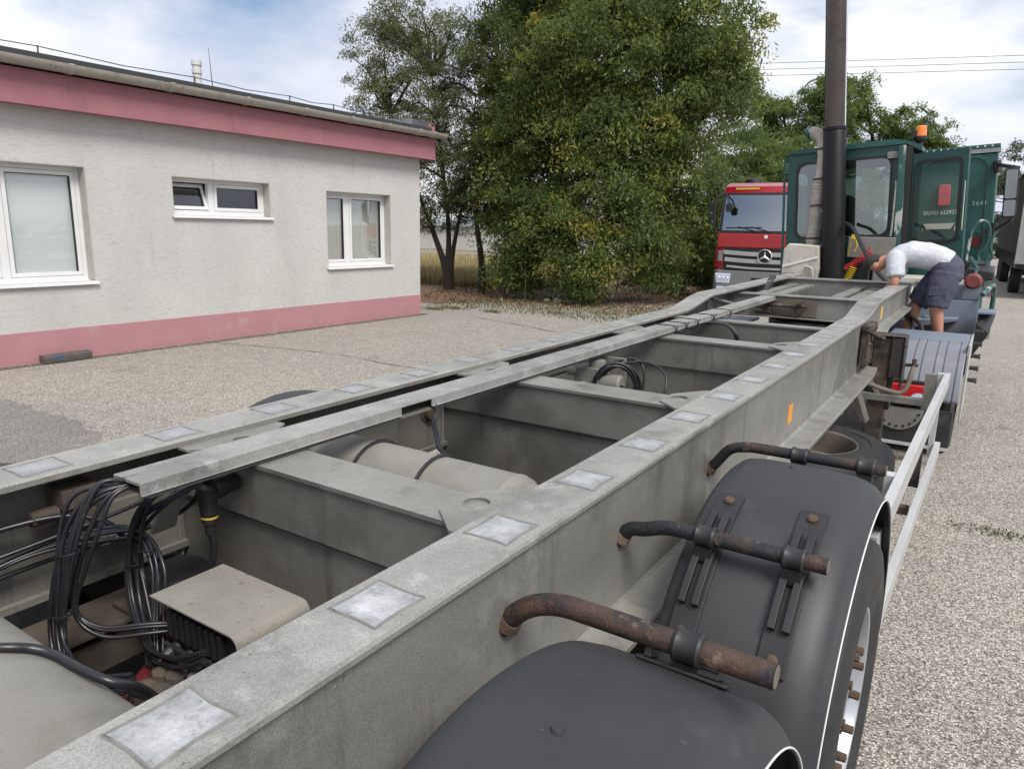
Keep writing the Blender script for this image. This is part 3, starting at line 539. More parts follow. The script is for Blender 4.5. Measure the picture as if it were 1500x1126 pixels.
def plate_with_hole(m, poly, hc, hr, z0, z1, n=28):
    out, hol = [], []
    angs = sorted(set([math.atan2(b-hc[1], a-hc[0]) for a, b in poly] + [-math.pi+2*math.pi*k/n for k in range(n)]))
    for a in angs:
        d = (math.cos(a), math.sin(a)); best = None
        for i in range(len(poly)):
            p, q = poly[i], poly[(i+1) % len(poly)]; ex, ey = q[0]-p[0], q[1]-p[1]; den = d[0]*ey-d[1]*ex
            if abs(den) < 1e-9: continue
            t = ((p[0]-hc[0])*ey-(p[1]-hc[1])*ex)/den; u = ((p[0]-hc[0])*d[1]-(p[1]-hc[1])*d[0])/den
            if t > 0 and -1e-6 <= u <= 1+1e-6 and (best is None or t < best): best = t
        out.append((hc[0]+d[0]*best, hc[1]+d[1]*best)); hol.append((hc[0]+d[0]*hr, hc[1]+d[1]*hr))
    m.plate_hole(out, hol, XY, z0, z1)
def crossmember(y0, wid=0.17, gus=True):
    m = MB(); xl, xr = XC-0.686, XC+0.686; z = 1.188
    q = [(y0-0.006, z-0.012), (y0-0.006, z), (y0+wid, z), (y0+wid, z-0.010), (y0+0.014, z-0.012), (y0+0.014, 1.005), (y0+0.034, 0.985), (y0+0.034, 0.62), (y0+0.10, 0.62), (y0+0.10, 0.61), (y0+0.024, 0.61), (y0+0.024, 0.99), (y0+0.004, 1.01), (y0+0.004, z-0.012)]
    m.loft([[(x, a, b) for a, b in q] for x in (xl, XC-0.2, XC+0.2, xr)])
    o = tp(m, 'crossmember', ['galv_inner_shade', 'galv'], smooth=25)
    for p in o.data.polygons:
        if p.normal.z > 0.7: p.material_index = 1  # top plate stays plain galv, the rest carries the painted bay shade
    for sg in (1, -1):
        rw = random.Random(int(y0*100)); m = MB(); m.tube([(XC+sg*(0.676+rw.uniform(-.001, .001)), y0+0.006, z_) for z_ in np.linspace(0.66, 1.17, 40)], [0.0055+rw.uniform(-.0012, .0012) for _ in range(40)], 6); m.build('weld_bead', 'pad_weld', o)
    if gus:
        for sg in (1, -1):
            m = MB(); f_ = lambda a: XC+sg*a
            poly = [(f_(0.688), y0-0.055), (f_(0.50), y0-0.055), (f_(0.405), y0+0.03), (f_(0.405), y0+0.165), (f_(0.50), y0+0.31), (f_(0.688), y0+0.31)]
            if sg < 0: poly = poly[::-1]
            plate_with_hole(m, poly, (f_(0.455), y0+0.115), 0.036, 1.1885, 1.1965)
            m.build('gusset_plate', 'galv', o, smooth=25)
            m = MB(); hc = (f_(0.455), y0+0.115)
            m.tube([(hc[0]+0.036*math.cos(a), hc[1]+0.036*math.sin(a), 1.1965) for a in np.linspace(0, 2*math.pi, 26)], 0.0028, 6, 0, False); m.build('hole_rim', 'galv', o)
    return o
for y in (-0.45, 1.255, 2.625): crossmember(y)
crossmember(4.24); crossmember(5.25, 0.12, False)
# split plates low in the webs (seam marks)
# bolster with coupling box, floor slats and the front crossmember of the neck
m = MB(); m.box(XC-0.686, XC+0.686, 6.95, 6.965, 1.055, 1.235); m.box(XC-0.686, XC+0.686, 6.93, 7.10, 1.2355, 1.247); m.box(XC-0.686, XC+0.686, 6.90, 6.949, 1.043, 1.0545); bol = tp(m, 'bolster', 'galv', smooth=0, bevel=0.003)
m = MB(); m.box(XC-0.40, XC+0.14, 6.938, 6.9495, 1.066, 1.225); pl = m.build('shackle_plate', 'rim_dirty', bol, smooth=0, bevel=0.003)
m = MB()
for x in (XC-0.27, XC+0.0):
    m.lathe([(-0.018, 0.035), (0.018, 0.035), (0.018, 0.012), (-0.018, 0.012), (-0.018, 0.035)], (x, 6.90, 1.185), 'X', 18); m.box(x-0.016, x+0.016, 6.885, 6.938, 1.09, 1.165)
m.tube([(XC-0.33, 6.90, 1.16), (XC+0.06, 6.90, 1.16)], 0.017, 12); m.build('shackle_pin', 'rust_leg', bol)
for x in (XC-0.46, XC-0.30, XC+0.22, XC+0.38):
    m = MB(); m.box(x-0.05, x+0.05, 7.12, 8.7, 1.205, 1.23); tp(m, 'neck_slat', 'galv', smooth=0, bevel=0.003)
m = MB(); m.box(XC-0.686, XC+0.686, 8.8, 8.815, 1.06, 1.272); m.box(XC-0.686, XC+0.686, 8.78, 9.0, 1.2725, 1.287); tp(m, 'front_crossmember', 'galv', smooth=0, bevel=0.003)
for sg in (1, -1):
    m = MB(); m.box(XC+sg*0.695-0.075, XC+sg*0.695+0.075, 9.401, 9.415, 1.03, 1.305); tp(m, 'neck_end_plate', 'galv', smooth=0, bevel=0.003)
m = MB(); m.box(XC-0.5, XC+0.5, 7.3, 8.75, 1.02, 1.05); m.lathe([(0.90, 0.0), (0.90, 0.04), (0.93, 0.045), (0.96, 0.036), (1.02, 0.045)], (XC, 8.2, 0), 'Z', 20); tp(m, 'kingpin_plate', 'grease', smooth=30)
m = MB(); m.tube([(XC-0.60, 6.6, 1.09), (XC-0.50, 6.9, 1.10)], 0.03, 8); m.loft([[(XC-0.68, 6.35, 1.23), (XC-0.68, 6.35, 1.10), (XC-0.68, 6.9, 1.10)], [(XC-0.665, 6.35, 1.23), (XC-0.665, 6.35, 1.10), (XC-0.665, 6.9, 1.10)]])
m.bar((XC-0.67, 6.45, 1.23), (XC-0.36, 6.93, 1.10), 0.06, 0.02); tp(m, 'neck_brace', 'galv', smooth=25)
m = MB(); m.bar((XC-0.62, 8.35, 1.31), (XC-0.52, 7.75, 1.25), 0.06, 0.05); m.tube([(XC-0.54, 7.85, 1.27), (XC-0.50, 7.6, 1.22), (XC-0.53, 7.5, 1.16)], [0.035, 0.032, 0.028], 10); tp(m, 'twistlock_lever', 'grease', smooth=35)

# cable channel lying on the crossmembers
def chan(y0, y1, skirts=(1, 1), zt=1.237):
    m = MB(); a, b = -1.812, -1.690; t = 0.006; h = 0.034
    m.box(a, b, y0, y1, zt-t, zt)
    if skirts[0]: m.box(a, a+t, y0, y1, zt-h, zt-t)
    if skirts[1]: m.box(b-t, b, y0, y1, zt-h, zt-t); m.box(b+0.0003, b+0.007, y0, y1, zt-h, zt-h+0.004)
    return tp(m, 'cable_channel', 'galv_top', smooth=0, bevel=0.002)
chan(0.905, 1.855); chan(1.8555, 2.02, (1, 0)); chan(2.0205, 4.55); chan(4.5505, 7.27)
m = MB(); m.box(-1.805, -1.698, 0.93, 7.2, 1.1895, 1.1955); tp(m, 'channel_tray', 'galv_inner_shade', smooth=0)
for y in (4.42, 4.60, 4.82, 5.15, 5.55):
    m = MB(); z = 1.239; pth = [(-1.82, y, z), (-1.75, y+0.004, z+0.001), (-1.676, y, z), (-1.673, y, z-0.05), (-1.70, y, z-0.07), (-1.80, y, z-0.07), (-1.822, y, z-0.04), (-1.82, y, z)]
    m.tube(pth, 0.004, 6); m.tube([(-1.67, y, z-0.03), (-1.655, y-0.01, z+0.01)], 0.003, 5); tp(m, 'cable_tie', 'hose')

# air tanks lying crosswise between the beams
def tank(x0, x1, yc, zc, r):
    m = MB(); pr = [(x0, 0.0)] + [(x0+0.075*(1-math.cos(R_(a))), r*math.sin(R_(a))) for a in range(15, 91, 15)]
    pr += [(x0+0.08, r+0.002), (x0+0.085, r), (x1-0.085, r), (x1-0.08, r+0.002)] + [(x1-0.075*(1-math.cos(R_(a))), r*math.sin(R_(a))) for a in range(90, 14, -15)] + [(x1, 0.0)]
    m.lathe(pr, (0, yc, zc), 'X', 40); return tp(m, 'air_tank', 'dusty_tank', smooth=40)
t1 = tank(-1.99, -1.06, 1.735, 0.985, 0.145)
for x in (-1.70, -1.43):
    m = MB(); m.tube([(x, 1.735+0.150*math.cos(a), 0.985+0.150*math.sin(a)) for a in np.linspace(0, 2*math.pi, 30)], 0.0065, 8, 0, False); m.build('strap', 'hose', t1)
t2 = tank(-2.05, -0.945, 0.43, 0.905, 0.195)

# electronic brake module under a bent cover plate
m = MB(); zc_ = 0.934; q = [(-1.70, zc_-0.004), (-1.70, zc_)] + [(-1.375+0.03*math.sin(R_(a)), zc_-0.03+0.03*math.cos(R_(a))) for a in range(0, 121, 20)] + [(-1.375+0.026*math.sin(R_(a)), zc_-0.03+0.026*math.cos(R_(a))) for a in range(120, -1, -20)]
m.loft([[(a, y, b) for a, b in q] for y in (0.905, 1.12)]); tp(m, 'module_cover', 'dusty_plate', smooth=40)
m = MB(); m.box(-1.67, -1.40, 0.935, 1.10, 0.80, 0.905)
for k in range(9): m.box(-1.655+0.026*k, -1.640+0.026*k, 0.918, 0.9345, 0.83, 0.90)
m.box(-1.66, -1.42, 0.905, 0.9175, 0.80, 0.815)
for k in range(4): m.tube([(-1.63+0.06*k, 0.93, 0.80), (-1.63+0.06*k, 0.90, 0.795), (-1.63+0.06*k, 0.88, 0.78)], 0.018, 10)
tp(m, 'brake_module', 'black_plastic', smooth=30, bevel=0.002)
m = MB(); m.lathe([(-0.06, 0.0), (-0.06, 0.07), (-0.02, 0.085), (0.0, 0.09), (0.02, 0.085), (0.09, 0.08), (0.10, 0.0)], (-1.80, 1.05, 0.72), 'Y', 24); m.tube([(-1.80, 1.05, 0.72), (-1.70, 0.80, 0.66)], 0.03, 10); tp(m, 'brake_chamber', 'red_dark')
m = MB(); m.box(-2.1, -0.83, 0.60, 0.78, 0.60, 0.70); m.box(-2.05, -1.0, 0.98, 1.2, 0.755, 0.765); m.box(-1.25, -0.83, 0.62, 1.2, 0.765, 0.775); m.box(-2.14, -1.95, 0.5, 2.6, 0.74, 0.75)
for k in range(14): m.lathe([(0, 0.0), (0, 0.035), (0.05, 0.03), (0.06, 0.0)], (-1.62+0.06*(k % 7), 0.83+0.05*(k//7), 0.70+0.015*(k % 3)), 'Z', 8)
tp(m, 'valve_tray', 'floor_rusty', smooth=30)
for sx in (-2.04, -0.87):
    m = MB(); m.box(sx-0.05, sx+0.05, 0.3, 2.6, 0.60, 0.70); tp(m, 'suspension_arm', 'floor_rusty', smooth=0, bevel=0.006)

# black hoses
def hose(pts, r=0.006, mat='hose', name='air_hose', n=8, sub=6):
    m = MB(); m.tube(catmull(pts, sub), r, n); return tp(m, name, mat, smooth=60)
def bundle(pts, k, spread, r=0.0058, seed=0, fan=1.0):
    rr = random.Random(seed)
    for i in range(k):
        a = rr.uniform(0, 6.28); d = spread*math.sqrt(rr.random()); P = []
        for j, p in enumerate(pts):
            a2 = a+0.25*math.sin(j*1.1+i); f_ = 1+fan*0.6*math.sin(j*0.9+i*1.7)
            f_ *= (0.35 if j < 2 else 1.0); P.append((p[0]+d*math.cos(a2)*f_, p[1]+0.4*d*math.sin(a2+1)*f_, p[2]+d*math.sin(a2)*f_))
        hose(P, r)
b1 = [(-1.755, 0.99, 1.214), (-1.765, 0.91, 1.216), (-1.80, 0.84, 1.195), (-1.825, 0.80, 1.12), (-1.838, 0.775, 1.01), (-1.848, 0.755, 0.88), (-1.80, 0.735, 0.80), (-1.68, 0.72, 0.77), (-1.58, 0.76, 0.79)]
bundle(b1, 10, 0.030, seed=1)
b1b = [(-1.755, 0.99, 1.212), (-1.77, 0.88, 1.205), (-1.80, 0.83, 1.13), (-1.84, 0.80, 1.0), (-1.855, 0.79, 0.90), (-1.80, 0.82, 0.85), (-1.72, 0.90, 0.845), (-1.66, 0.99, 0.83)]
bundle(b1b, 3, 0.02, seed=2)
b2 = [(-1.79, 1.05, 1.17), (-1.83, 1.0, 1.13), (-1.885, 0.98, 1.04), (-1.90, 0.96, 0.93), (-1.86, 0.94, 0.84), (-1.76, 0.91, 0.79), (-1.66, 0.885, 0.785), (-1.52, 0.87, 0.82), (-1.44, 0.88, 0.86)]
bundle(b2, 5, 0.020, seed=3)
b3 = [(-1.77, 1.12, 1.16), (-1.82, 1.05, 1.12), (-1.90, 1.0, 1.05), (-1.92, 0.99, 0.96), (-1.875, 0.97, 0.87), (-1.80, 0.94, 0.78), (-1.72, 0.90, 0.72)]
bundle(b3, 4, 0.022, seed=4)
bundle([(-2.10, 0.62, 0.95), (-2.06, 0.80, 0.995), (-1.96, 0.95, 1.025), (-1.88, 1.0, 1.02), (-1.80, 0.99, 0.95), (-1.77, 0.96, 0.85), (-1.72, 0.92, 0.76)], 4, 0.016, seed=6)
hose([(-2.11, 0.45, 1.03), (-2.09, 0.65, 1.07), (-2.03, 0.85, 1.085), (-1.98, 0.95, 1.05), (-1.97, 1.0, 0.98)], 0.008)
hose([(-2.11, 0.40, 0.97), (-2.08, 0.70, 1.0), (-1.98, 0.95, 1.06), (-1.90, 1.06, 1.11)], 0.006)
hose([(-2.12, 0.3, 0.90), (-2.10, 0.60, 0.93), (-2.08, 0.9, 0.95), (-2.0, 1.1, 0.98), (-1.88, 1.15, 1.06), (-1.83, 1.16, 1.14)], 0.007)
hose([(-1.62, 0.30, 1.060), (-1.53, 0.40, 1.106), (-1.44, 0.483, 1.101), (-1.415, 0.525, 1.086), (-1.38, 0.548, 1.073), (-1.31, 0.556, 1.068), (-1.25, 0.575, 1.055), (-1.24, 0.62, 1.02), (-1.30, 0.68, 0.94), (-1.42, 0.73, 0.86), (-1.55, 0.76, 0.80)], 0.009)
for (x, y, z, rad) in ((-1.832, 0.785, 1.06, 0.036), (-1.848, 0.757, 0.90, 0.036), (-1.885, 0.97, 0.94, 0.026), (-1.64, 0.885, 0.785, 0.026), (-1.84, 0.985, 0.99, 0.028)):
    m = MB(); m.tube([(x+rad*math.cos(a), y+0.6*rad*math.sin(a), z+0.25*rad*math.cos(a)) for a in np.linspace(0, 2*math.pi, 18)], 0.003, 6, 0, False); m.tube([(x+rad, y, z), (x+rad+0.03, y-0.02, z+0.01)], 0.002, 5); tp(m, 'cable_tie', 'hose')
# socket with elbow hanging below the channel
m = MB(); m.lathe([(0.0, 0.0), (0.0, 0.034), (0.02, 0.036), (0.05, 0.03), (0.08, 0.028), (0.08, 0.0)], (-1.80, 1.165, 1.12), 'Y', 18); m.lathe([(1.13, 0.0), (1.13, 0.030), (1.10, 0.032), (1.09, 0.026), (1.05, 0.026), (1.05, 0.022), (1.02, 0.022), (1.02, 0.017), (0.985, 0.015)], (-1.80, 1.155, 0), 'Z', 18)
sk = tp(m, 'socket', 'black_plastic', smooth=35)
m = MB(); m.lathe([(0.0, 0.0235), (0.006, 0.0235)], (-1.80, 1.155, 1.036), 'Z', 16); m.build('yellow_band', 'yellow_paint', sk)
for dx_ in (-0.006, 0.006): hose([(-1.80+dx_, 1.155, 1.0), (-1.795+dx_, 1.155, 0.94), (-1.80+dx_, 1.145, 0.89), (-1.83+dx_, 1.13, 0.845), (-1.87+dx_, 1.1, 0.82)], 0.0075)
m = MB(); m.loft([[(-1.80, 1.0, 1.19), (-1.80, 1.0, 1.175), (-1.88, 0.96, 1.05), (-1.90, 0.95, 0.99), (-1.915, 0.95, 0.99), (-1.895, 0.96, 1.06), (-1.82, 1.0, 1.19)], [(-1.80, 1.06, 1.19), (-1.80, 1.06, 1.175), (-1.88, 1.03, 1.05), (-1.90, 1.02, 0.99), (-1.915, 1.02, 0.99), (-1.895, 1.03, 1.06), (-1.82, 1.06, 1.19)]]); m.v = [(x-0.02, y+0.10, z) for x, y, z in m.v]; tp(m, 'channel_bracket', 'galv', smooth=20)
m = MB(); m.box(-2.12, -2.02, 0.87, 0.97, 1.095, 1.15); m.box(-2.10, -2.03, 0.88, 0.96, 1.03, 1.0945); m.lathe([(0, 0.0), (0, 0.022), (0.07, 0.022), (0.07, 0.0)], (-2.06, 0.80, 1.085), 'Y', 12); tp(m, 'valve_block', 'rust_leg', smooth=30, bevel=0.003)
m = MB(); m.box(-2.135, -2.08, 0.98, 1.12, 0.93, 1.09); m.box(-2.08, -2.06, 1.0, 1.1, 0.95, 1.07); tp(m, 'valve_mount', 'galv_inner_shade', smooth=0, bevel=0.006)
# three lines leaving the channel and resting on the tank
for k in range(3): hose([(-1.70+0.006*k, 2.04, 1.205), (-1.675+0.006*k, 2.02, 1.185), (-1.66+0.008*k, 1.985, 1.155), (-1.60+0.008*k, 1.93, 1.125), (-1.54+0.008*k, 1.87, 1.11), (-1.46+0.008*k, 1.80, 1.118), (-1.43, 1.74+0.008*k, 1.13)], 0.005)
# valve cluster and hose coil in the third bay
m = MB(); m.box(-1.82, -1.68, 3.35, 3.50, 0.98, 1.13); m.lathe([(0.0, 0.0), (0.0, 0.05), (0.10, 0.05), (0.11, 0.04), (0.11, 0.0)], (-1.68, 3.42, 1.05), 'X', 20); m.lathe([(1.13, 0.0), (1.13, 0.045), (1.165, 0.045), (1.17, 0.0)], (-1.72, 3.42, 0), 'Z', 18); m.lathe([(0.0, 0.0), (0.0, 0.025), (0.06, 0.025), (0.06, 0.0)], (-1.86, 3.36, 1.10), 'X', 12); m.box(-1.90, -1.60, 3.52, 3.535, 0.92, 1.17); m.lathe([(-0.06, 0.0), (-0.06, 0.03), (0.0, 0.03), (0.0, 0.0)], (-1.76, 3.35, 1.03), 'Y', 12)
tp(m, 'relay_valve', 'grey_unit', smooth=35, bevel=0.003)
rr = random.Random(9)
for k in range(9):
    ra = 0.125+0.014*rr.uniform(-1, 1); cx_, cz_ = -1.60+rr.uniform(-.012, .012), 1.03+rr.uniform(-.012, .012); yy = 3.42+rr.uniform(-.03, .03)
    m = MB(); m.tube([(cx_+0.75*ra*math.cos(a), yy+0.06*math.cos(a), cz_+ra*math.sin(a)) for a in np.linspace(-0.4, 2*math.pi-0.6, 30)], 0.0065, 7); tp(m, 'hose_coil', 'hose', smooth=60)
hose([(-1.60, 3.50, 1.15), (-1.50, 3.55, 1.16), (-1.40, 3.55, 1.12), (-1.36, 3.5, 1.04), (-1.40, 3.45, 0.96), (-1.50, 3.42, 0.90)], 0.006)
hose([(-1.66, 3.50, 1.15), (-1.57, 3.55, 1.17), (-1.51, 3.55, 1.12), (-1.50, 3.52, 1.0), (-1.52, 3.45, 0.90)], 0.007)
for q in ([(-1.86, 3.36, 1.10), (-1.95, 3.3, 1.06), (-2.05, 3.25, 1.0)], [(-1.76, 3.29, 1.03), (-1.85, 3.22, 1.02), (-2.0, 3.15, 0.95)], [(-1.6, 3.42, 1.05), (-1.52, 3.38, 1.03), (-1.48, 3.42, 0.93)], [(-1.9, 3.3, 0.99), (-1.8, 3.25, 0.96), (-1.68, 3.28, 0.95), (-1.55, 3.33, 0.93)]): hose(q, 0.007)
for k in range(3): hose([(-1.69, 4.95+0.02*k, 1.20), (-1.64, 5.0+0.02*k, 1.205), (-1.55, 5.08+0.02*k, 1.18), (-1.50+0.01*k, 5.12, 1.10), (-1.49, 5.14, 1.0)], 0.006)

# ---------------- wheels, mudguards
FYC = [0.82, 2.13]; FZ = 0.49; FR = 0.68
def wheel(yc, sg, nuts=True):
    X = lambda d: XC + sg*(d+0.012)      # distance from the centre line
    yw = 0.492
    m = MB(); R0 = 0.50
    pr = [(0.90, 0.288), (0.885, 0.33), (0.885, 0.42), (0.90, 0.472), (0.925, 0.493), (0.95, 0.498)]
    for k in range(4):
        a = 0.965+k*0.07; pr += [(a, 0.500), (a+0.03, 0.500), (a+0.033, 0.488), (a+0.043, 0.488), (a+0.046, 0.500)]
    pr += [(1.235, 0.497), (1.252, 0.488), (1.262, 0.470), (1.268, 0.44), (1.270, 0.40), (1.266, 0.36), (1.262, 0.352), (1.258, 0.32), (1.248, 0.295), (1.238, 0.288)]
    m.lathe([(X(d)-XC, r_) for d, r_ in pr], (XC, yc, yw), 'X', 64); ty = tp(m, 'tyre', 'rubber', smooth=32)
    m = MB(); pr = [(1.245, 0.300), (1.252, 0.298), (1.250, 0.288), (1.235, 0.280), (1.20, 0.276), (1.16, 0.262), (1.14, 0.262), (1.135, 0.25), (1.165, 0.225), (1.185, 0.205), (1.185, 0.145), (1.17, 0.14), (1.17, 0.085), (1.23, 0.08), (1.235, 0.07), (1.235, 0.0)]
    m.lathe([(X(d)-XC, r_) for d, r_ in pr], (XC, yc, yw), 'X', 56); m.build('rim', 'rim_silver', ty, smooth=30)
    if nuts:
        for k in range(10):
            a = R_(18+36*k); cy_, cz_ = yc+0.1675*math.cos(a), yw+0.1675*math.sin(a); m = MB()
            m.lathe([((X(d)-XC), r_) for d, r_ in ((1.18, 0.029), (1.196, 0.029), (1.196, 0.024), (1.228, 0.023), (1.228, 0.014), (1.258, 0.013), (1.260, 0.0))], (XC, cy_, cz_), 'X', 8); m.build('wheel_nut', 'rust', ty, smooth=0)
    return ty
for yc in FYC:
    for sg in (1, -1): wheel(yc, sg, sg > 0)
    m = MB(); m.tube([(XC-0.9, yc, 0.49), (XC+0.9, yc, 0.49)], 0.065, 16); tp(m, 'axle', 'floor_rusty')
    for sg in (1, -1):
        m = MB(); m.lathe([(0.50, 0.0), (0.50, 0.10), (0.56, 0.125), (0.62, 0.13), (0.66, 0.12), (0.70, 0.13), (0.75, 0.12), (0.79, 0.10), (0.79, 0.0)], (XC+sg*0.60, yc+0.36, 0), 'Z', 20); tp(m, 'air_bellows', 'rubber')
def fender(yc, sg):
    FR = 0.68 if sg > 0 else 0.615
    X = lambda x: x if sg > 0 else 2*XC-x
    pr = [(-0.612, FR-0.035), (-0.607, FR-0.022), (-0.590, FR-0.006), (-0.55, FR), (-0.42, FR+0.002), (-0.32, FR), (-0.282, FR-0.003), (-0.254, FR-0.009), (-0.231, FR-0.020), (-0.215, FR-0.034), (-0.206, FR-0.050), (-0.194, FR-0.054), (-0.192, FR-0.058)]
    secs = []
    for k in range(49):
        a = R_(-4+192*k/48); secs.append([(X(x), yc+r_*math.cos(a), FZ+r_*math.sin(a)) for x, r_ in pr])
    m = MB(); m.loft(secs, False, 0, False); o = tp(m, 'mudguard', 'fender', smooth=50)
    sm = o.modifiers.new('thickness', 'SOLIDIFY'); sm.thickness = 0.006; sm.offset = -1
    return o
fen = {}
for yc in FYC:
    for sg in (1, -1):
        o = fender(yc, sg); fen[(yc, sg)] = o
        if sg > 0:
            m = MB(); e = [(-0.1915, yc+(FR-0.056)*math.cos(R_(a)), FZ+(FR-0.056)*math.sin(R_(a))) for a in np.linspace(-4, 188, 60)]; m.tube(e, 0.0019, 6); m.build('edge_bead', 'lettering', o)
            # moulded button on the outer shoulder
            m = MB(); a = R_(92 if yc < 1 else 84); m.lathe([(0.0, 0.022), (0.002, 0.018), (0.002, 0.011), (0.007, 0.009), (0.008, 0.0)], (-0.44, yc+FR*math.cos(a), FZ+FR*math.sin(a)-0.001), 'Z', 14); m.build('button', 'fender', o)
    # inner arch lining seen through the opening stays the guard itself
def bracket(yc, x, a0, a1, parent):
    """plate with two ribs that follows the mudguard, between angles a0..a1"""
    A = np.linspace(R_(a0), R_(a1), 15)
    def arc(xa, xb, r0, r1, AA):
        m.loft([[(xa, yc+r0*math.cos(a), FZ+r0*math.sin(a)), (xb, yc+r0*math.cos(a), FZ+r0*math.sin(a)), (xb, yc+r1*math.cos(a), FZ+r1*math.sin(a)), (xa, yc+r1*math.cos(a), FZ+r1*math.sin(a))] for a in AA])
    m = MB(); arc(x-0.034, x+0.034, FR, FR+0.010, A); arc(x-0.026, x-0.008, FR+0.0105, FR+0.030, A[3:-3]); arc(x+0.008, x+0.026, FR+0.0105, FR+0.030, A[3:-3])
    o = m.build('guard_bracket', 'black_plastic', parent, smooth=30, bevel=0.002)
    for a in (A[1], A[-2]):
        n_ = Vector((0, math.cos(a), math.sin(a))); p = Vector((x, yc, FZ))+n_*(FR+0.010); m = MB(); m.tube([p, p+n_*0.006, p+n_*0.011], [0.0145, 0.0145, 0.009], 10); m.build('rivet', 'rust', parent, smooth=40)
def support(yr, zr, zo, xe, clamps, rad=0.024, fd=None):
    pth = [(-0.785, yr, zr-0.035), (-0.745, yr, zr+0.012), (-0.700, yr, zo-0.020), (-0.640, yr, zo-0.001), (-0.57, yr, zo+0.002), (-0.45, yr, zo+0.002), (xe, yr, zo+0.002)]
    m = MB(); m.tube(catmull(pth, 5), rad, 20); o = tp(m, 'guard_support_tube', 'rust_tube', smooth=40)
    m = MB(); m.lathe([(0, 0.0), (0, rad-0.002), (0.0015, rad-0.004), (0.0015, 0.0)], (xe+0.0005, yr, zo+0.002), 'X', 20); m.build('end_cap', 'rim_dirty', o)
    m = MB(); m.tube([(-0.770, yr, zr-0.018), (-0.757, yr, zr-0.003)], [rad+0.009, rad+0.003], 20); m.build('weld_collar', 'rust', o)
    for x in clamps:
        m = MB(); m.lathe([(-0.026, rad), (-0.026, rad+0.006), (-0.020, rad+0.010), (-0.012, rad+0.006), (0.012, rad+0.006), (0.020, rad+0.010), (0.026, rad+0.006), (0.026, rad)], (x, yr, zo+0.002), 'X', 22)
        m.box(x-0.022, x+0.022, yr-0.018, yr+0.018, zo-rad-0.040, zo-rad-0.001)
        m.build('clamp', 'black_plastic', o, smooth=35)
    return o
supA = support(1.157, 1.07, 1.135, -0.2235, (-0.375,), 0.0225)
supB = support(1.715, 1.055, 1.10, -0.243, (-0.535, -0.318), 0.0195)
supC = support(2.44, 1.045, 1.135, -0.213, (-0.47, -0.27), 0.018)
bracket(2.13, -0.535, 107, 146, fen[(2.13, 1)]); bracket(2.13, -0.318, 107, 146, fen[(2.13, 1)])
# small bracket under the near support tube, on the nearest guard
m = MB(); a = R_(60); n_ = Vector((0, math.cos(a), math.sin(a))); t_ = Vector((0, -math.sin(a), math.cos(a))); p = Vector((-0.385, 0.82, FZ))+n_*(FR+0.001)
mt = Matrix((Vector((1, 0, 0)), t_, n_)).transposed().to_4x4(); mt.translation = p
m.box(-0.085, 0.085, -0.026, 0.03, 0.0, 0.008, 0, mt); m.box(-0.07, -0.055, -0.02, 0.03, 0.0082, 0.028, 0, mt); m.box(0.02, 0.07, -0.02, 0.03, 0.0082, 0.022, 0, mt); m.box(-0.02, 0.0, -0.02, 0.03, 0.0082, 0.03, 0, mt); m.build('guard_bracket', 'black_plastic', fen[(0.82, 1)], smooth=30, bevel=0.003)

# ---------------- side guard
def gx_(y): return -0.2195 + (y-2.75)*0.0075
sg_ = MB(); sg_.loft([[(gx_(y), y, 0.87), (gx_(y), y, 0.77), (gx_(y)-0.006, y, 0.77), (gx_(y)-0.006, y, 0.864-0.008), (gx_(y)-0.032, y, 0.856), (gx_(y)-0.032, y, 0.77), (gx_(y)-0.036, y, 0.77), (gx_(y)-0.036, y, 0.87)] for y in (2.55, 5.93)])
guard = tp(sg_, 'side_guard_rail', 'alu', smooth=0, bevel=0.002)
m = MB(); m.loft([[(gx_(y), y, 0.36), (gx_(y), y, 0.26), (gx_(y)-0.036, y, 0.26), (gx_(y)-0.036, y, 0.36)] for y in (2.55, 5.93)]); tp(m, 'side_guard_rail', 'alu', smooth=0, bevel=0.002)
for y in (3.3, 5.895):
    m = MB(); m.box(gx_(y)-0.075, gx_(y)-0.0365, y-0.03, y+0.03, 0.25, 0.868); tp(m, 'side_guard_post', 'alu', smooth=0, bevel=0.002)
    m = MB(); m.box(-0.80, gx_(y)-0.076, y-0.04, y+0.02, 0.62, 0.67); m.bar((-0.72, y, 0.80), (-0.62, y, 0.64), 0.05, 0.03); tp(m, 'side_guard_arm', 'galv', smooth=0, bevel=0.003)
m = MB(); m.box(gx_(5.895)-0.15, gx_(5.895)-0.0765, 5.86, 5.90, 0.60, 0.86); tp(m, 'guard_end_plate', 'galv', smooth=0, bevel=0.002)
m = MB(); m.box(-0.34, -0.26, 5.2, 5.215, 0.22, 0.50); tp(m, 'rubber_flap', 'rubber', smooth=0)
m = MB(); y = 5.3
m.box(gx_(2.6)-0.10, gx_(2.6)-0.037, 2.62, 2.72, 0.80, 0.90); tp(m, 'guard_end_block', 'dusty_tank', smooth=0, bevel=0.012)

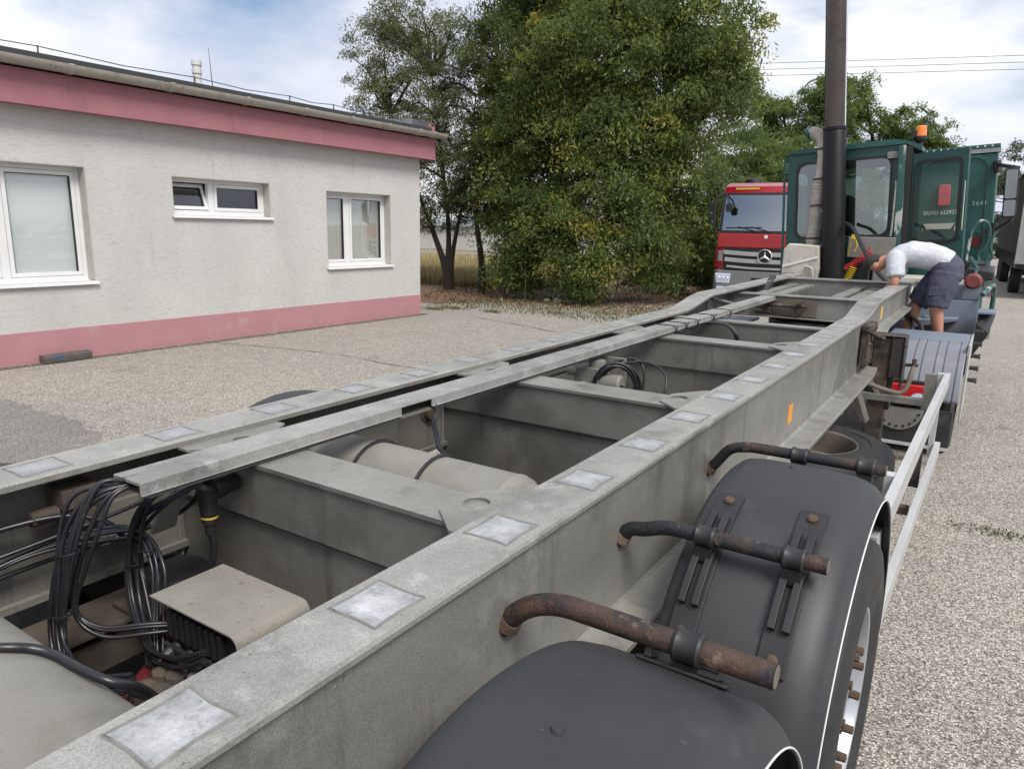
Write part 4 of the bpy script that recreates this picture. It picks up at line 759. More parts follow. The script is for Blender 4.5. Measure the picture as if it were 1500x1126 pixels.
# ---------------- landing leg with gearbox and crank
def leg(sg):
    X = lambda x: x if sg > 0 else 2*XC-x
    def bx(m, x0, x1, *a): m.box(min(X(x0), X(x1)), max(X(x0), X(x1)), *a)
    m = MB(); bx(m, -0.705, -0.585, 5.88, 6.01, 0.25, 1.085); o = tp(m, 'landing_leg', 'rust_leg', smooth=0, bevel=0.008)
    m = MB(); bx(m, -0.695, -0.595, 5.89, 6.0, 0.12, 0.2495); bx(m, -0.74, -0.55, 5.83, 6.06, 0.06, 0.0995+0.02); m.build('foot', 'rust_leg', o, smooth=0, bevel=0.006)
    m = MB(); bx(m, -0.5845, -0.505, 5.865, 6.02, 0.80, 1.095); bx(m, -0.5045, -0.492, 5.855, 6.03, 0.72, 1.10); bx(m, -0.584, -0.555, 5.90, 6.0, 0.55, 0.7995); m.build('gearbox', ['grease'], o, smooth=0, bevel=0.006)
    m = MB(); bx(m, -0.7075, -0.4975, 5.855, 6.03, 1.1005, 1.108); m.build('gearbox_lid', 'rust_leg', o, smooth=0, bevel=0.003)
    for z in (0.78, 0.9, 1.04):
        m = MB(); m.lathe([(0, 0.012), (sg*0.012, 0.012), (sg*0.014, 0.0)], (X(-0.492), 5.87, z), 'X', 6); m.build('bolt', 'rust', o, smooth=0)
    m = MB(); bx(m, -0.7585, -0.7055, 5.62, 5.98, 0.90, 1.19); m.build('mounting_plate', 'rust_leg', o, smooth=0, bevel=0.006)
    for yy in (5.66, 5.80, 5.92):
        for zz in (0.94, 1.06, 1.15):
            m = MB(); m.lathe([(0, 0.013), (sg*0.010, 0.013), (sg*0.010, 0.008), (sg*0.016, 0.0)], (X(-0.7055), yy, zz), 'X', 6); m.build('bolt', 'rust', o, smooth=0)
    m = MB(); m.bar((X(-0.735), 5.60, 1.17), (X(-0.64), 5.80, 1.09), 0.05, 0.025); m.build('mounting_stay', 'rust_leg', o, smooth=0, bevel=0.004)
    if sg > 0:
        pth = [(-0.49, 5.90, 0.90), (-0.455, 5.88, 0.905), (-0.40, 5.86, 0.91)]
        m = MB(); m.tube(pth, 0.012, 10); m.tube([(-0.425, 5.86, 0.955), (-0.425, 5.86, 0.875)], 0.016, 10); m.build('crank_shaft', 'rust_leg', o)
        m = MB(); m.tube(catmull([(-0.424, 5.84, 0.90), (-0.432, 5.80, 0.84), (-0.445, 5.76, 0.765), (-0.475, 5.74, 0.725), (-0.52, 5.72, 0.725), (-0.62, 5.68, 0.755), (-0.72, 5.64, 0.79), (-0.775, 5.60, 0.80), (-0.80, 5.53, 0.78), (-0.80, 5.45, 0.70)], 5), 0.017, 14); m.build('crank_handle', 'rim_dirty', o, smooth=50)
    return o
leg(1); leg(-1)
m = MB(); m.tube([(-2.2, 5.95, 0.84), (-0.72, 5.95, 0.84)], 0.025, 10); tp(m, 'leg_cross_shaft', 'rust_leg')
m = MB(); m.bar((-0.80, 5.7, 0.80), (-0.70, 5.88, 0.45), 0.05, 0.05); tp(m, 'leg_brace', 'galv', smooth=0, bevel=0.004)

# stickers
m = MB(); m.box(XC+0.6925, XC+0.6938, 3.60, 3.69, 0.925, 1.02); tp(m, 'orange_sticker', 'orange_sticker', smooth=0)
m = MB(); m.box(XC+0.6925, XC+0.6936, 6.62, 6.70, 1.13, 1.235); tp(m, 'yellow_sticker', 'yellow_paint', smooth=0)
m = MB(); m.box(XC+0.6925, XC+0.6936, 8.9, 9.05, 1.15, 1.25); tp(m, 'pale_sticker', 'lettering', smooth=0)

# ---------------- spare wheel in its carrier
sp = empty('spare_wheel'); sp.matrix_world = Matrix.Rotation(TILT, 4, 'X') @ Matrix.Translation((-0.86, 4.58, 0.30)); tag(sp, 'spare wheel lying flat beneath the trailer beam beside the landing leg', 'wheel')
m = MB(); pr = [(0.02, 0.30), (0.0, 0.35), (0.0, 0.42), (0.02, 0.47), (0.05, 0.495), (0.08, 0.50), (0.12, 0.50), (0.123, 0.49), (0.135, 0.49), (0.138, 0.50), (0.20, 0.50), (0.203, 0.49), (0.215, 0.49), (0.218, 0.50), (0.255, 0.497), (0.285, 0.480), (0.30, 0.455), (0.302, 0.45), (0.300, 0.445), (0.308, 0.41), (0.310, 0.38), (0.308, 0.365), (0.302, 0.36), (0.305, 0.33), (0.295, 0.30), (0.285, 0.292)]
m.lathe(pr, (0, 0, 0), 'Z', 64); ty = m.build('tyre', 'rubber', sp, smooth=32)
m = MB(); m.lathe([(0.292, 0.302), (0.298, 0.298), (0.290, 0.286), (0.26, 0.275), (0.20, 0.262), (0.16, 0.255), (0.13, 0.22), (0.13, 0.14), (0.12, 0.14)], (0, 0, 0), 'Z', 48); m.build('rim', 'rim_dirty', sp, smooth=35)
m = MB(); m.box(-0.6, 0.6, -0.03, 0.03, -0.05, -0.005); m.box(-0.03, 0.03, -0.029, 0.029, 0.0, 0.2); o = tp(m, 'spare_carrier', 'floor_rusty', smooth=0); o.matrix_parent_inverse = TINV @ Matrix.Translation((-0.86, 4.58, 0.30))

# ================================================================== TERMINAL TRACTOR
TX = -1.46
trac = empty('terminal_tractor', (TX, 9.0, 0)); tag(trac, 'dark green terminal tractor with tall black exhaust stack coupled to the trailer', 'tractor')
TRI = Matrix.Translation((-TX, -9.0, 0))
def kp(mb, name, mat, parent=None, **kw):
    o = mb.build(name, mat, parent or trac, **kw)
    if parent is None: o.matrix_parent_inverse = TRI
    return o
for sg in (1, -1):
    m = MB(); m.box(TX+sg*0.42-0.05, TX+sg*0.42+0.05, 6.6, 13.2, 0.62, 0.88); kp(m, 'chassis_rail', 'tractor_black', smooth=0, bevel=0.006)
m = MB(); m.box(TX-0.48, TX+0.48, 7.25, 8.05, 0.885, 0.98); m.lathe([(0.985, 0.0), (0.985, 0.46), (1.02, 0.47), (1.045, 0.46), (1.045, 0.0)], (TX, 7.75, 0), 'Z', 40); m.box(TX-0.45, TX+0.45, 7.0, 7.25, 0.88, 1.0); kp(m, 'fifth_wheel', 'grease', smooth=30, bevel=0.006)
m = MB(); m.lathe([(0.885, 0.03), (1.0, 0.03)], (TX-0.55, 7.2, 0), 'Z', 10); m.loft([[(TX-0.60, 6.95, 0.78), (TX-0.60, 6.95, 1.02), (TX-0.47, 6.98, 0.98), (TX-0.47, 6.98, 0.78)], [(TX-0.60, 7.1, 0.78), (TX-0.60, 7.1, 1.02), (TX-0.47, 7.1, 0.98), (TX-0.47, 7.1, 0.78)]]); kp(m, 'ramp_guide', 'lilac_grey', smooth=0)
# wheels
def twheel(x0, x1, yc, out, R0=0.50):
    m = MB(); wdt = x1-x0; f_ = lambda u: x0+wdt*u
    pr = [(0.06, 0.29), (0.0, 0.34), (0.0, 0.43), (0.05, 0.475), (0.10, 0.495)] + [q for k in range(4) for q in ((0.14+0.19*k, 0.5), (0.28+0.19*k, 0.5), (0.29+0.19*k, 0.487), (0.32+0.19*k, 0.487))] + [(0.90, 0.495), (0.95, 0.475), (1.0, 0.43), (1.0, 0.34), (0.94, 0.29)]
    m.lathe([(f_(a), b*R0/0.5) for a, b in pr], (0, yc, R0-0.004), 'X', 48); o = kp(m, 'tyre', 'rubber', smooth=32)
    e = x1 if out > 0 else x0
    m = MB(); m.lathe([(e-out*0.03, 0.295), (e-out*0.01, 0.292), (e-out*0.02, 0.275), (e-out*0.10, 0.26), (e-out*0.13, 0.20), (e-out*0.13, 0.13), (e-out*0.03, 0.11), (e-out*0.02, 0.0)], (0, yc, R0-0.004), 'X', 40); m.build('rim', 'rim_silver', o, smooth=30)
    for k in range(10):
        a = R_(36*k); m = MB(); m.lathe([(e-out*0.13, 0.02), (e-out*0.10, 0.018), (e-out*0.09, 0.0)], (0, yc+0.165*math.cos(a), R0+0.165*math.sin(a)), 'X', 6); m.build('wheel_nut', 'rust', o, smooth=0)
YW = 7.42
for (a, b, o_) in ((-0.45, -0.17, 1), (-0.75, -0.47, -1), (-2.75, -2.47, -1), (-2.45, -2.17, 1)): twheel(a, b, YW, o_, 0.46)
for (a, b, o_) in ((-0.47, -0.19, 1), (-2.73, -2.45, -1)): twheel(a, b, 11.9, o_)
m = MB(); m.tube([(-2.5, YW, 0.5), (-0.42, YW, 0.5)], 0.11, 16); kp(m, 'rear_axle', 'tractor_black')
# ribbed rear mudguards
def rguard(x0, x1):
    m = MB(); n_ = 60; rr_ = 0.545; secs = []
    xs = []
    for k in range(n_+1):
        u = k/n_; x = x0+(x1-x0)*u; ph = (u*8) % 1.0; dr = 0.012 if 0.12 < ph < 0.20 or 0.30 < ph < 0.38 else 0.0
        if u < 0.03 or u > 0.97: dr = -0.0
        xs.append((x, -dr))
    for q in range(25):
        a = R_(88+82*q/24); secs.append([(x, YW+(rr_+d)*math.cos(a), 0.435+(rr_+d)*math.sin(a)) for x, d in xs])
    m.loft(secs, False, 0, False); o = kp(m, 'mudguard', 'lilac_grey', smooth=25); s_ = o.modifiers.new('thickness', 'SOLIDIFY'); s_.thickness = 0.012
    m = MB(); m.box(x0, x1, YW+0.012, 8.08, 0.955, 0.985); m.build('guard_top', 'blue_grey', o, smooth=0, bevel=0.006)
    return o
rguard(-0.80, -0.145); rguard(-2.77, -2.12)
m = MB(); m.loft([[(x, 7.28, 0.30), (x, 7.15, 0.99), (x, 8.1, 0.99), (x, 8.1, 0.30)] for x in (-0.138, -0.125)]); kp(m, 'side_skirt', 'alu', smooth=0)
for k in range(5):
    m = MB(); z = 0.56+0.115*k; m.tube([(-0.124, 8.02, z), (-0.065, 8.02, z)], 0.02, 8); m.tube([(-0.064, 8.02, z), (-0.05, 8.02, z)], 0.028, 6); kp(m, 'step_bolt', 'tractor_black', smooth=30)
# lamp and mud plate behind the wheel
m = MB(); m.box(-0.80, -0.17, 6.775, 6.795, 0.18, 0.48); kp(m, 'mud_flap', 'rubber', smooth=0)
m = MB(); m.box(-0.80, -0.17, 6.74, 6.76, 0.155, 0.18); kp(m, 'mud_flap_bar', 'alu', smooth=0)
m = MB(); m.lathe([(0, 0.0), (0, 0.19), (0.012, 0.19), (0.012, 0.0)], (-0.56, 6.755, 0.47), 'Y', 40); m.v = [(x, y, min(z, 0.47)) for x, y, z in m.v]; pl = kp(m, 'perforated_plate', 'grey_unit', smooth=20)
for k in range(9):
    a = R_(195+150*k/8); m = MB(); m.lathe([(0, 0.0), (0, 0.011), (0.004, 0.011), (0.004, 0.0)], (-0.56+0.16*math.cos(a), 6.749, 0.47+0.16*math.sin(a)), 'Y', 10); m.build('hole_plug', 'tractor_black', pl)
m = MB(); m.box(-0.70, -0.36, 6.73, 6.79, 0.545, 0.675); lamp = kp(m, 'tail_lamp', 'lamp_red', smooth=0, bevel=0.012)
m = MB(); m.lathe([(0, 0.0), (0.0, 0.062), (0.004, 0.06), (0.006, 0.0)], (-0.425, 6.724, 0.552), 'Y', 28); m.v = [(min(x, -0.366), y, max(z, 0.552)) for x, y, z in m.v]; m.build('reverse_lens', 'lamp_clear', lamp)
m = MB(); m.box(-0.72, -0.35, 6.79, 6.84, 0.52, 0.70); kp(m, 'lamp_holder', 'tractor_black', smooth=0)
# deck, blue-grey panels
m = MB(); m.box(-0.98, -0.14, 8.09, 9.05, 0.74, 0.775); kp(m, 'deck', 'deck_wood', smooth=0)
m = MB(); m.box(-0.98, -0.14, 9.06, 9.075, 0.74, 1.225); m.box(-0.62, -0.30, 8.95, 9.059, 1.02, 1.045); kp(m, 'deck_panel', 'blue_grey', smooth=0, bevel=0.004)
m = MB(); m.loft([[(-0.95, 8.75, 0.98), (-0.30, 8.75, 1.055), (-0.30, 8.75, 1.035), (-0.95, 8.75, 0.88)], [(-0.95, 9.05, 0.98), (-0.30, 9.05, 1.055), (-0.30, 9.05, 1.035), (-0.95, 9.05, 0.88)]]); kp(m, 'deck_shelf', 'blue_grey', smooth=0)
m = MB(); m.box(-1.0, -0.14, 9.4, 9.42, 1.0, 1.36); m.box(-0.40, -0.30, 9.30, 9.40, 1.14, 1.38); kp(m, 'rear_panel', 'blue_grey', smooth=0, bevel=0.004)
m = MB(); m.box(-1.02, -0.16, 9.1, 9.395, 1.08, 1.22); kp(m, 'dark_recess', 'tractor_black', smooth=0)
m = MB(); m.box(-1.0, -0.15, 9.38, 10.2, 1.37, 1.42); kp(m, 'walkway', 'dirty_white', smooth=0, bevel=0.004)
m = MB(); m.loft([[(-0.13, 8.4, 1.06), (-0.02, 8.4, 0.98), (-0.02, 8.4, 0.95), (-0.13, 8.4, 0.72)], [(-0.13, 9.0, 1.12), (0.02, 9.0, 1.14), (0.02, 9.0, 1.10), (-0.13, 9.0, 0.72)]]); kp(m, 'side_step', 'tractor_black', smooth=0)
m = MB(); m.box(-0.13, 0.02, 8.55, 9.0, 1.142, 1.16); kp(m, 'step_tread', 'blue_grey', smooth=0)
# cab: thin walls round real openings
CX0, CX1, CY0, CY1, CZ0, CZ1 = -2.50, -1.15, 10.30, 11.75, 1.15, 2.95
def wall_with_window(x0, x1, z0, z1, wx0, wx1, wz0, wz1, fn, lo, hi, rad=0.10):
    m = MB(); h = rrect(wx0, wx1, wz0, wz1, rad, 6); m.plate_hole(rect_like(h, x0, x1, z0, z1), h, fn, lo, hi); return m, h
m, h = wall_with_window(CX0, CX1, CZ0, CZ1, -2.385, -1.27, 1.87, 2.83, XZ, CY0, CY0+0.05); kp(m, 'cab_wall', 'tractor_green', smooth=30)
def seal(h, fn, d0, d1, name='window_seal', wd=0.018, mat='black_plastic', par=None):
    cx_ = sum(a for a, b in h)/len(h); cz_ = sum(b for a, b in h)/len(h)
    o_ = [(a+(0.012 if a > cx_ else -0.012), b+(0.012 if b > cz_ else -0.012)) for a, b in h]; i_ = [(a-(wd if a > cx_ else -wd), b-(wd if b > cz_ else -wd)) for a, b in h]
    m = MB(); m.plate_hole(o_, i_, fn, d0, d1); return kp(m, name, mat, par, smooth=30)
seal(h, XZ, CY0-0.012, CY0-0.001); m = MB(); m.prism(h, XZ, CY0+0.012, CY0+0.018); kp(m, 'rear_pane', 'cab_glass', smooth=0)
m, h = wall_with_window(CX0, CX1, CZ0, CZ1, -2.40, -1.25, 1.80, 2.83, XZ, CY1-0.05, CY1); kp(m, 'cab_wall', 'tractor_green', smooth=30); m = MB(); m.prism(h, XZ, CY1-0.03, CY1-0.024); kp(m, 'front_pane', 'cab_glass', smooth=0)
for xx in (CX0, CX1-0.05):
    m, h = wall_with_window(CY0+0.051, CY1-0.051, CZ0, CZ1, CY0+0.15, CY1-0.15, 1.75, 2.82, YZ, xx, xx+0.05); kp(m, 'cab_wall', 'tractor_green', smooth=30); m = MB(); m.prism(h, YZ, xx+0.02, xx+0.026); kp(m, 'side_pane', 'cab_glass', smooth=0)
m = MB(); m.loft([[(x, y, z) for x, z in ((CX0-0.02, 2.951), (CX0, 2.985), (CX0+0.2, 3.005), (CX1-0.1, 3.02), (CX1+0.02, 2.99), (CX1+0.02, 2.951))] for y in (CY0-0.04, CY1+0.04)]); kp(m, 'cab_roof', 'tractor_green', smooth=30)
m = MB(); m.box(CX0+0.051, CX1-0.051, CY0+0.051, CY1-0.051, 1.16, 1.19); kp(m, 'cab_floor', 'seat_dark', smooth=0)
m = MB(); m.box(-2.20, -1.75, 10.9, 11.35, 1.55, 1.68); m.loft([[(x, y, z) for x, z in rrect(-2.22, -1.74, 1.685, 2.42, 0.10, 4)] for y in (10.80, 10.93)]); m.box(-2.05, -1.9, 11.0, 11.2, 1.2, 1.549); kp(m, 'driver_seat', 'seat_dark', smooth=30, bevel=0.02)
m = MB(); m.box(-2.3, -1.4, 11.5, 11.68, 1.6, 1.85); m.lathe([(0, 0.19), (0.02, 0.21), (0.03, 0.19)], (-1.95, 11.38, 1.95), 'Y', 24); kp(m, 'dashboard', 'seat_dark', smooth=30)
m = MB(); m.tube([(-2.535, 10.27, 2.93), (-2.53, 10.26, 1.9), (-2.535, 10.25, 1.30)], 0.016, 8); m.tube([(-2.535, 10.25, 1.52), (-2.48, 10.30, 1.52)], 0.012, 6); m.tube([(-2.535, 10.25, 2.72), (-2.48, 10.30, 2.72)], 0.012, 6); kp(m, 'grab_rod', 'tractor_green')
m = MB(); m.box(-1.325, -1.175, 10.24, 10.295, 2.79, 2.87); kp(m, 'work_lamp', 'grey_unit', smooth=0, bevel=0.008)
m = MB(); m.box(-1.20, -1.12, 10.20, 10.299, 1.45, 2.93); kp(m, 'door_post', 'tractor_green_worn', smooth=0, bevel=0.01)
m = MB(); m.tube([(-1.235, 10.24, 1.86), (-1.225, 10.23, 1.95), (-1.20, 10.22, 2.45), (-1.21, 10.26, 2.52)], 0.014, 8); kp(m, 'grab_rail', 'dirty_white')
m = MB(); m.box(-1.14, -1.05, 10.25, 10.6, 1.30, 2.92); kp(m, 'door_gap', 'tractor_black', smooth=0)
m = MB(); m.loft([[(x, y, z) for x, z in ((-1.16, 2.97), (-1.16, 3.01), (-0.96, 2.92), (-0.96, 2.86))] for y in (10.3, 11.0)]); kp(m, 'roof_rail', 'tractor_green', smooth=0)
m = MB(); m.loft([[(-1.12, 10.3, 2.99), (-1.06, 10.3, 2.99), (-1.00, 10.3, 3.09), (-1.05, 10.3, 3.11)], [(-1.12, 10.45, 2.99), (-1.06, 10.45, 2.99), (-1.00, 10.45, 3.09), (-1.05, 10.45, 3.11)]]); kp(m, 'roof_lamp', 'tractor_black', smooth=0, bevel=0.01)
# open door with its pane
HX, HY = -1.06, 10.27; ang = math.atan2(-0.26, 0.60); dl = 0.655
def DF(a, b, d): return (HX+a*math.cos(ang)-d*math.sin(ang), HY+a*math.sin(ang)+d*math.cos(ang), b)
h = rrect(0.055, 0.585, 1.78, 2.72, 0.07, 6); m = MB(); m.plate_hole(rect_like(h, 0.0, dl, 1.20, 2.82), h, DF, 0, 0.045); door = kp(m, 'door', 'tractor_green', smooth=30)
seal(h, DF, -0.010, -0.001, par=door); m = MB(); m.prism(h, DF, 0.012, 0.018); m.build('pane', 'door_glass', door, smooth=0)
m = MB(); m.plate_hole(rect_like(rrect(0.03, dl-0.03, 1.26, 1.70, 0.05, 6), 0.02, dl-0.02, 1.25, 1.71), rrect(0.03, dl-0.03, 1.26, 1.70, 0.05, 6), DF, -0.006, -0.001); m.build('pressed_panel', 'tractor_green', door, smooth=30)
m = MB(); m.tube([DF(0.06, 1.72, -0.02), DF(0.30, 1.745, -0.03), DF(0.58, 1.80, -0.03)], 0.012, 8); m.tube([DF(0.59, 1.79, -0.02), DF(0.60, 1.83, -0.03)], 0.018, 8); m.build('handle', 'tractor_black', door)
m = MB(); m.tube([DF(dl-0.015, 1.9, -0.012), DF(dl-0.012, 2.45, -0.012)], 0.007, 6); m.build('worn_edge', 'dirty_white', door)
# green cabinet beside the cab
PY = 11.0
m = MB(); m.box(-1.10, -0.19, PY, 11.7, 1.25, 2.83); cab2 = kp(m, 'side_cabinet', 'tractor_green', smooth=0, bevel=0.02)
m = MB(); h = rrect(-0.98, -0.29, 1.62, 2.78, 0.14, 6); o_ = [(a+(0.03 if a > -0.6 else -0.03), b+(0.03 if b > 2.2 else -0.03)) for a, b in h]; m.plate_hole(o_, h, XZ, PY-0.02, PY-0.001); m.build('cabinet_frame', 'tractor_green', cab2, smooth=30)
m = MB(); m.box(-1.10, -0.175, PY-0.03, 11.72, 2.885, 2.93); m.build('cabinet_roof', 'tractor_green', cab2, smooth=0, bevel=0.008)
m = MB(); m.box(-1.09, -0.18, PY-0.022, PY+0.2, 2.832, 2.884); m.build('roof_strip', 'galv_post', cab2, smooth=0)
for k in range(11):
    m = MB(); x = -1.04+0.078*k; m.lathe([(0, 0.012), (-0.006, 0.010), (-0.008, 0.0)], (x, PY-0.0305, 2.907), 'Y', 10); m.build('rivet', 'chrome', cab2)
def text(s_, size, loc, mat, name, parent, ext=0.001, sx=1.0, bold=0.0):
    cu = bpy.data.curves.new(name, 'FONT'); cu.body = s_; cu.size = size; cu.extrude = ext; cu.offset = bold; cu.space_character = 1.12
    to = bpy.data.objects.new(name+'_tmp', cu); C.objects.link(to); dg = bpy.context.evaluated_depsgraph_get(); dg.update()
    me = bpy.data.meshes.new_from_object(to.evaluated_get(dg)); bpy.data.objects.remove(to); me.materials.clear(); me.materials.append(MATS[mat])
    o = bpy.data.objects.new(name, me); C.objects.link(o); me.transform(Matrix.Translation(loc) @ Matrix.Rotation(R_(90), 4, 'X') @ Matrix.Scale(sx, 4, (1, 0, 0))); o.parent = parent; return o
text('DUVD 652927 T', 0.070, (-0.955, PY-0.024, 2.115), 'lettering', 'fleet_number', cab2, sx=0.80, bold=0.0)
text('CL 5641', 0.075, (-0.555, PY-0.024, 2.205), 'faded_letter', 'faded_number', cab2, sx=1.0)
m = MB(); m.loft([[(x, y, z) for x, z in rrect(-0.80, -0.67, 2.22, 2.48, 0.025, 4)] for y in (PY-0.075, PY-0.002)]); m.build('red_box', 'faded_red', cab2, smooth=35, bevel=0.01)
m = MB(); m.loft([[(-0.945, PY-0.09, 2.00), (-0.60, PY-0.09, 2.00), (-0.64, PY-0.09, 1.93), (-0.905, PY-0.09, 1.93)], [(-0.945, PY-0.003, 2.00), (-0.60, PY-0.003, 2.00), (-0.64, PY-0.003, 1.93), (-0.905, PY-0.003, 1.93)]]); m.box(-0.96, -0.945, PY-0.05, PY-0.003, 1.90, 1.96); m.box(-0.60, -0.585, PY-0.05, PY-0.003, 1.90, 1.96); m.build('tray', 'dirty_white', cab2, smooth=0)
m = MB(); m.lathe([(0, 0.15), (-0.012, 0.15), (-0.012, 0.13), (0, 0.13)], (-0.36, PY-0.003, 1.74), 'Y', 28); m.lathe([(-0.004, 0.0), (-0.004, 0.07), (0, 0.07)], (-0.36, PY-0.003, 1.76), 'Y', 20, 1); m.build('round_hatch', ['tractor_green', 'red_dark'], cab2)
# mirror on its arms
m = MB(); m.tube([(-0.16, 10.95, 1.90), (-0.06, 10.6, 1.96), (-0.0, 10.42, 2.0)], 0.016, 8); m.lathe([(1.84, 0.0), (1.84, 0.05), (1.98, 0.05), (1.98, 0.0)], (-0.18, 10.93, 0), 'Z', 12); kp(m, 'mirror_arm', 'tractor_black')
m = MB(); m.tube([(-0.20, 10.95, 2.68), (-0.08, 10.6, 2.62), (0.02, 10.45, 2.58)], 0.022, 8); m.tube([(-0.20, 10.95, 2.72), (-0.18, 10.94, 2.58)], 0.045, 8); mir = kp(m, 'mirror_arm', 'tractor_black')
m = MB(); m.loft([[(x, y, z) for x, z in rrect(-0.105, 0.035, 2.02, 2.58, 0.03, 4)] for y in (10.36, 10.42)]); m.build('mirror_housing', 'tractor_black', mir, smooth=30, bevel=0.012)
m = MB(); m.prism(rrect(-0.092, 0.02, 2.24, 2.56, 0.02, 3), XZ, 10.354, 10.359); m.prism(rrect(-0.092, 0.02, 2.04, 2.22, 0.02, 3), XZ, 10.354, 10.359); m.build('mirror_glass', 'mirror', mir, smooth=0)
# hand rails, steps and fuel cap to the right of the door
m = MB(); m.tube(catmull([(-0.345, 10.05, 1.50), (-0.34, 10.05, 1.85), (-0.31, 10.05, 2.02), (-0.25, 10.06, 2.07), (-0.18, 10.08, 2.03), (-0.155, 10.1, 1.90), (-0.175, 10.1, 1.78), (-0.24, 10.1, 1.68), (-0.22, 10.1, 1.62)], 6), 0.016, 10); kp(m, 'hand_rail', 'tractor_green_worn')
for pth_, rd_ in (([(-0.11, 10.12, 1.95), (-0.13, 10.1, 1.78), (-0.10, 10.1, 1.66), (-0.18, 10.1, 1.60)], 0.018), ([(-0.15, 10.1, 1.64), (-0.16, 10.1, 1.30), (-0.15, 10.1, 0.95)], 0.028), ([(-0.12, 9.0, 1.30), (-0.03, 9.4, 1.36), (-0.03, 9.4, 0.8)], 0.024)):
    m = MB(); m.tube(catmull(pth_, 4), rd_, 10); kp(m, 'step_rail', 'tractor_green_worn', smooth=50)
m = MB(); m.box(-0.35, -0.16, 10.06, 10.14, 1.58, 1.62); kp(m, 'step_rung', 'tractor_green_worn', smooth=0, bevel=0.006)
m = MB(); m.lathe([(-0.05, 0.0), (-0.05, 0.06), (-0.02, 0.085), (0.02, 0.085), (0.05, 0.06), (0.05, 0.0)], (-0.225, 9.2, 1.425), 'Y', 24); kp(m, 'fuel_cap', 'faded_red_dirty'); m = MB(); m.tube([(-0.225, 9.26, 1.44), (-0.22, 9.6, 1.55), (-0.30, 9.7, 1.66)], 0.022, 10); kp(m, 'filler_pipe', 'tractor_green')
m = MB(); m.lathe([(-0.02, 0.0), (-0.02, 0.10), (0.03, 0.12), (0.05, 0.10), (0.06, 0.0)], (-0.27, 10.0, 1.56), 'Z', 20); kp(m, 'hydraulic_cap', 'tractor_black'); m = MB(); m.tube([(-0.42, 9.25, 1.44), (-0.34, 9.22, 1.44)], 0.03, 10); kp(m, 'pale_coupling', 'dirty_white')
m = MB(); m.loft([[(-0.40, 9.5, 1.425), (-0.05, 9.5, 1.425), (-0.05, 9.5, 1.52), (-0.30, 9.5, 1.56)], [(-0.40, 10.1, 1.425), (-0.05, 10.1, 1.425), (-0.05, 10.1, 1.56), (-0.30, 10.1, 1.60)]]); kp(m, 'dark_tank', 'tractor_black', smooth=0, bevel=0.02)
# beacon
m = MB(); m.tube([(-0.985, 10.35, 2.88), (-0.985, 10.35, 2.97)], 0.03, 10); m.lathe([(2.96, 0.0), (2.96, 0.04), (2.985, 0.066), (3.02, 0.070), (3.03, 0.064), (3.03, 0.0)], (-0.985, 10.35, 0), 'Z', 20); bea = kp(m, 'beacon', 'tractor_black')
m = MB(); m.lathe([(3.031, 0.0), (3.031, 0.062), (3.115, 0.060), (3.14, 0.054), (3.15, 0.04), (3.155, 0.0)], (-0.985, 10.35, 0), 'Z', 24); m.build('beacon_lens', 'beacon_orange', bea)
# exhaust stack: black lower sleeve, bare upper pipe
sx_, sy_ = -1.775, 9.95
m = MB(); m.lathe([(0.9, 0.0), (0.9, 0.133), (3.15, 0.131), (3.155, 0.128), (3.155, 0.10)], (sx_, sy_, 0), 'Z', 40); st = kp(m, 'exhaust_stack', 'stack_black')
m = MB(); m.lathe([(3.10, 0.123), (3.30, 0.123), (5.2, 0.121), (5.2, 0.115), (4.9, 0.115)], (sx_, sy_, 0), 'Z', 40); m.build('upper_pipe', 'stack_steel', st)
m = MB(); m.lathe([(3.13, 0.1335), (3.13, 0.137), (3.165, 0.137), (3.165, 0.124)], (sx_, sy_, 0), 'Z', 40); m.build('sleeve_ring', 'stack_black', st)
m = MB(); m.tube([(sx_+0.118, sy_-0.03, 3.17), (sx_+0.116, sy_-0.03, 5.2)], 0.010, 6); m.build('seam', 'chrome', st)
# air intake with corrugated hose and dirty filter box
pth = [(-2.14, 10.1, 1.70), (-2.13, 10.1, 1.80), (-2.10, 10.1, 2.0), (-2.07, 10.1, 2.4), (-2.055, 10.1, 2.60), (-2.04, 10.1, 2.75), (-2.03, 10.1, 2.95), (-2.05, 10.1, 3.08), (-2.12, 10.1, 3.16), (-2.20, 10.1, 3.18)]
P = catmull(pth, 12); rad = []
for i, p in enumerate(P):
    base = 0.082 if 1.82 < p.z < 2.62 else (0.066 if p.z < 2.9 else 0.072); rad.append(base+(0.006*math.sin(p.z*170) if 1.86 < p.z < 2.58 else 0))
m = MB(); m.tube(P, rad, 18); ai = kp(m, 'air_intake', 'pale_pipe', smooth=50)
for z in (1.86, 2.28, 2.60, 2.96):
    i = min(range(len(P)), key=lambda k: abs(P[k].z-z) + (5 if P[k].z > 3 and z < 2.9 else 0)); m = MB(); m.tube([P[i]-Vector((0, 0, 0.012)), P[i]+Vector((0, 0, 0.012))], rad[i]+0.008, 18); m.build('hose_clip', 'rust', ai)
m = MB(); m.tube([(-2.20, 10.1, 3.18), (-2.24, 10.1, 3.16)], 0.074, 16); m.build('intake_cap', 'tractor_green', ai)
m = MB(); m.loft([[(-2.36, y, 1.20), (-1.93, y, 1.20), (-1.90, y, 1.45), (-1.93, y, 1.74), (-2.30, y, 1.76), (-2.355, y, 1.68)] for y in (9.82, 10.2)]); fb = kp(m, 'filter_box', 'dirty_white', smooth=0, bevel=0.02)
m = MB(); m.box(-2.24, -2.03, 9.812, 9.8195, 1.22, 1.32); m.build('filter_opening', 'tractor_black', fb, smooth=0)
m = MB(); r = random.Random(3)
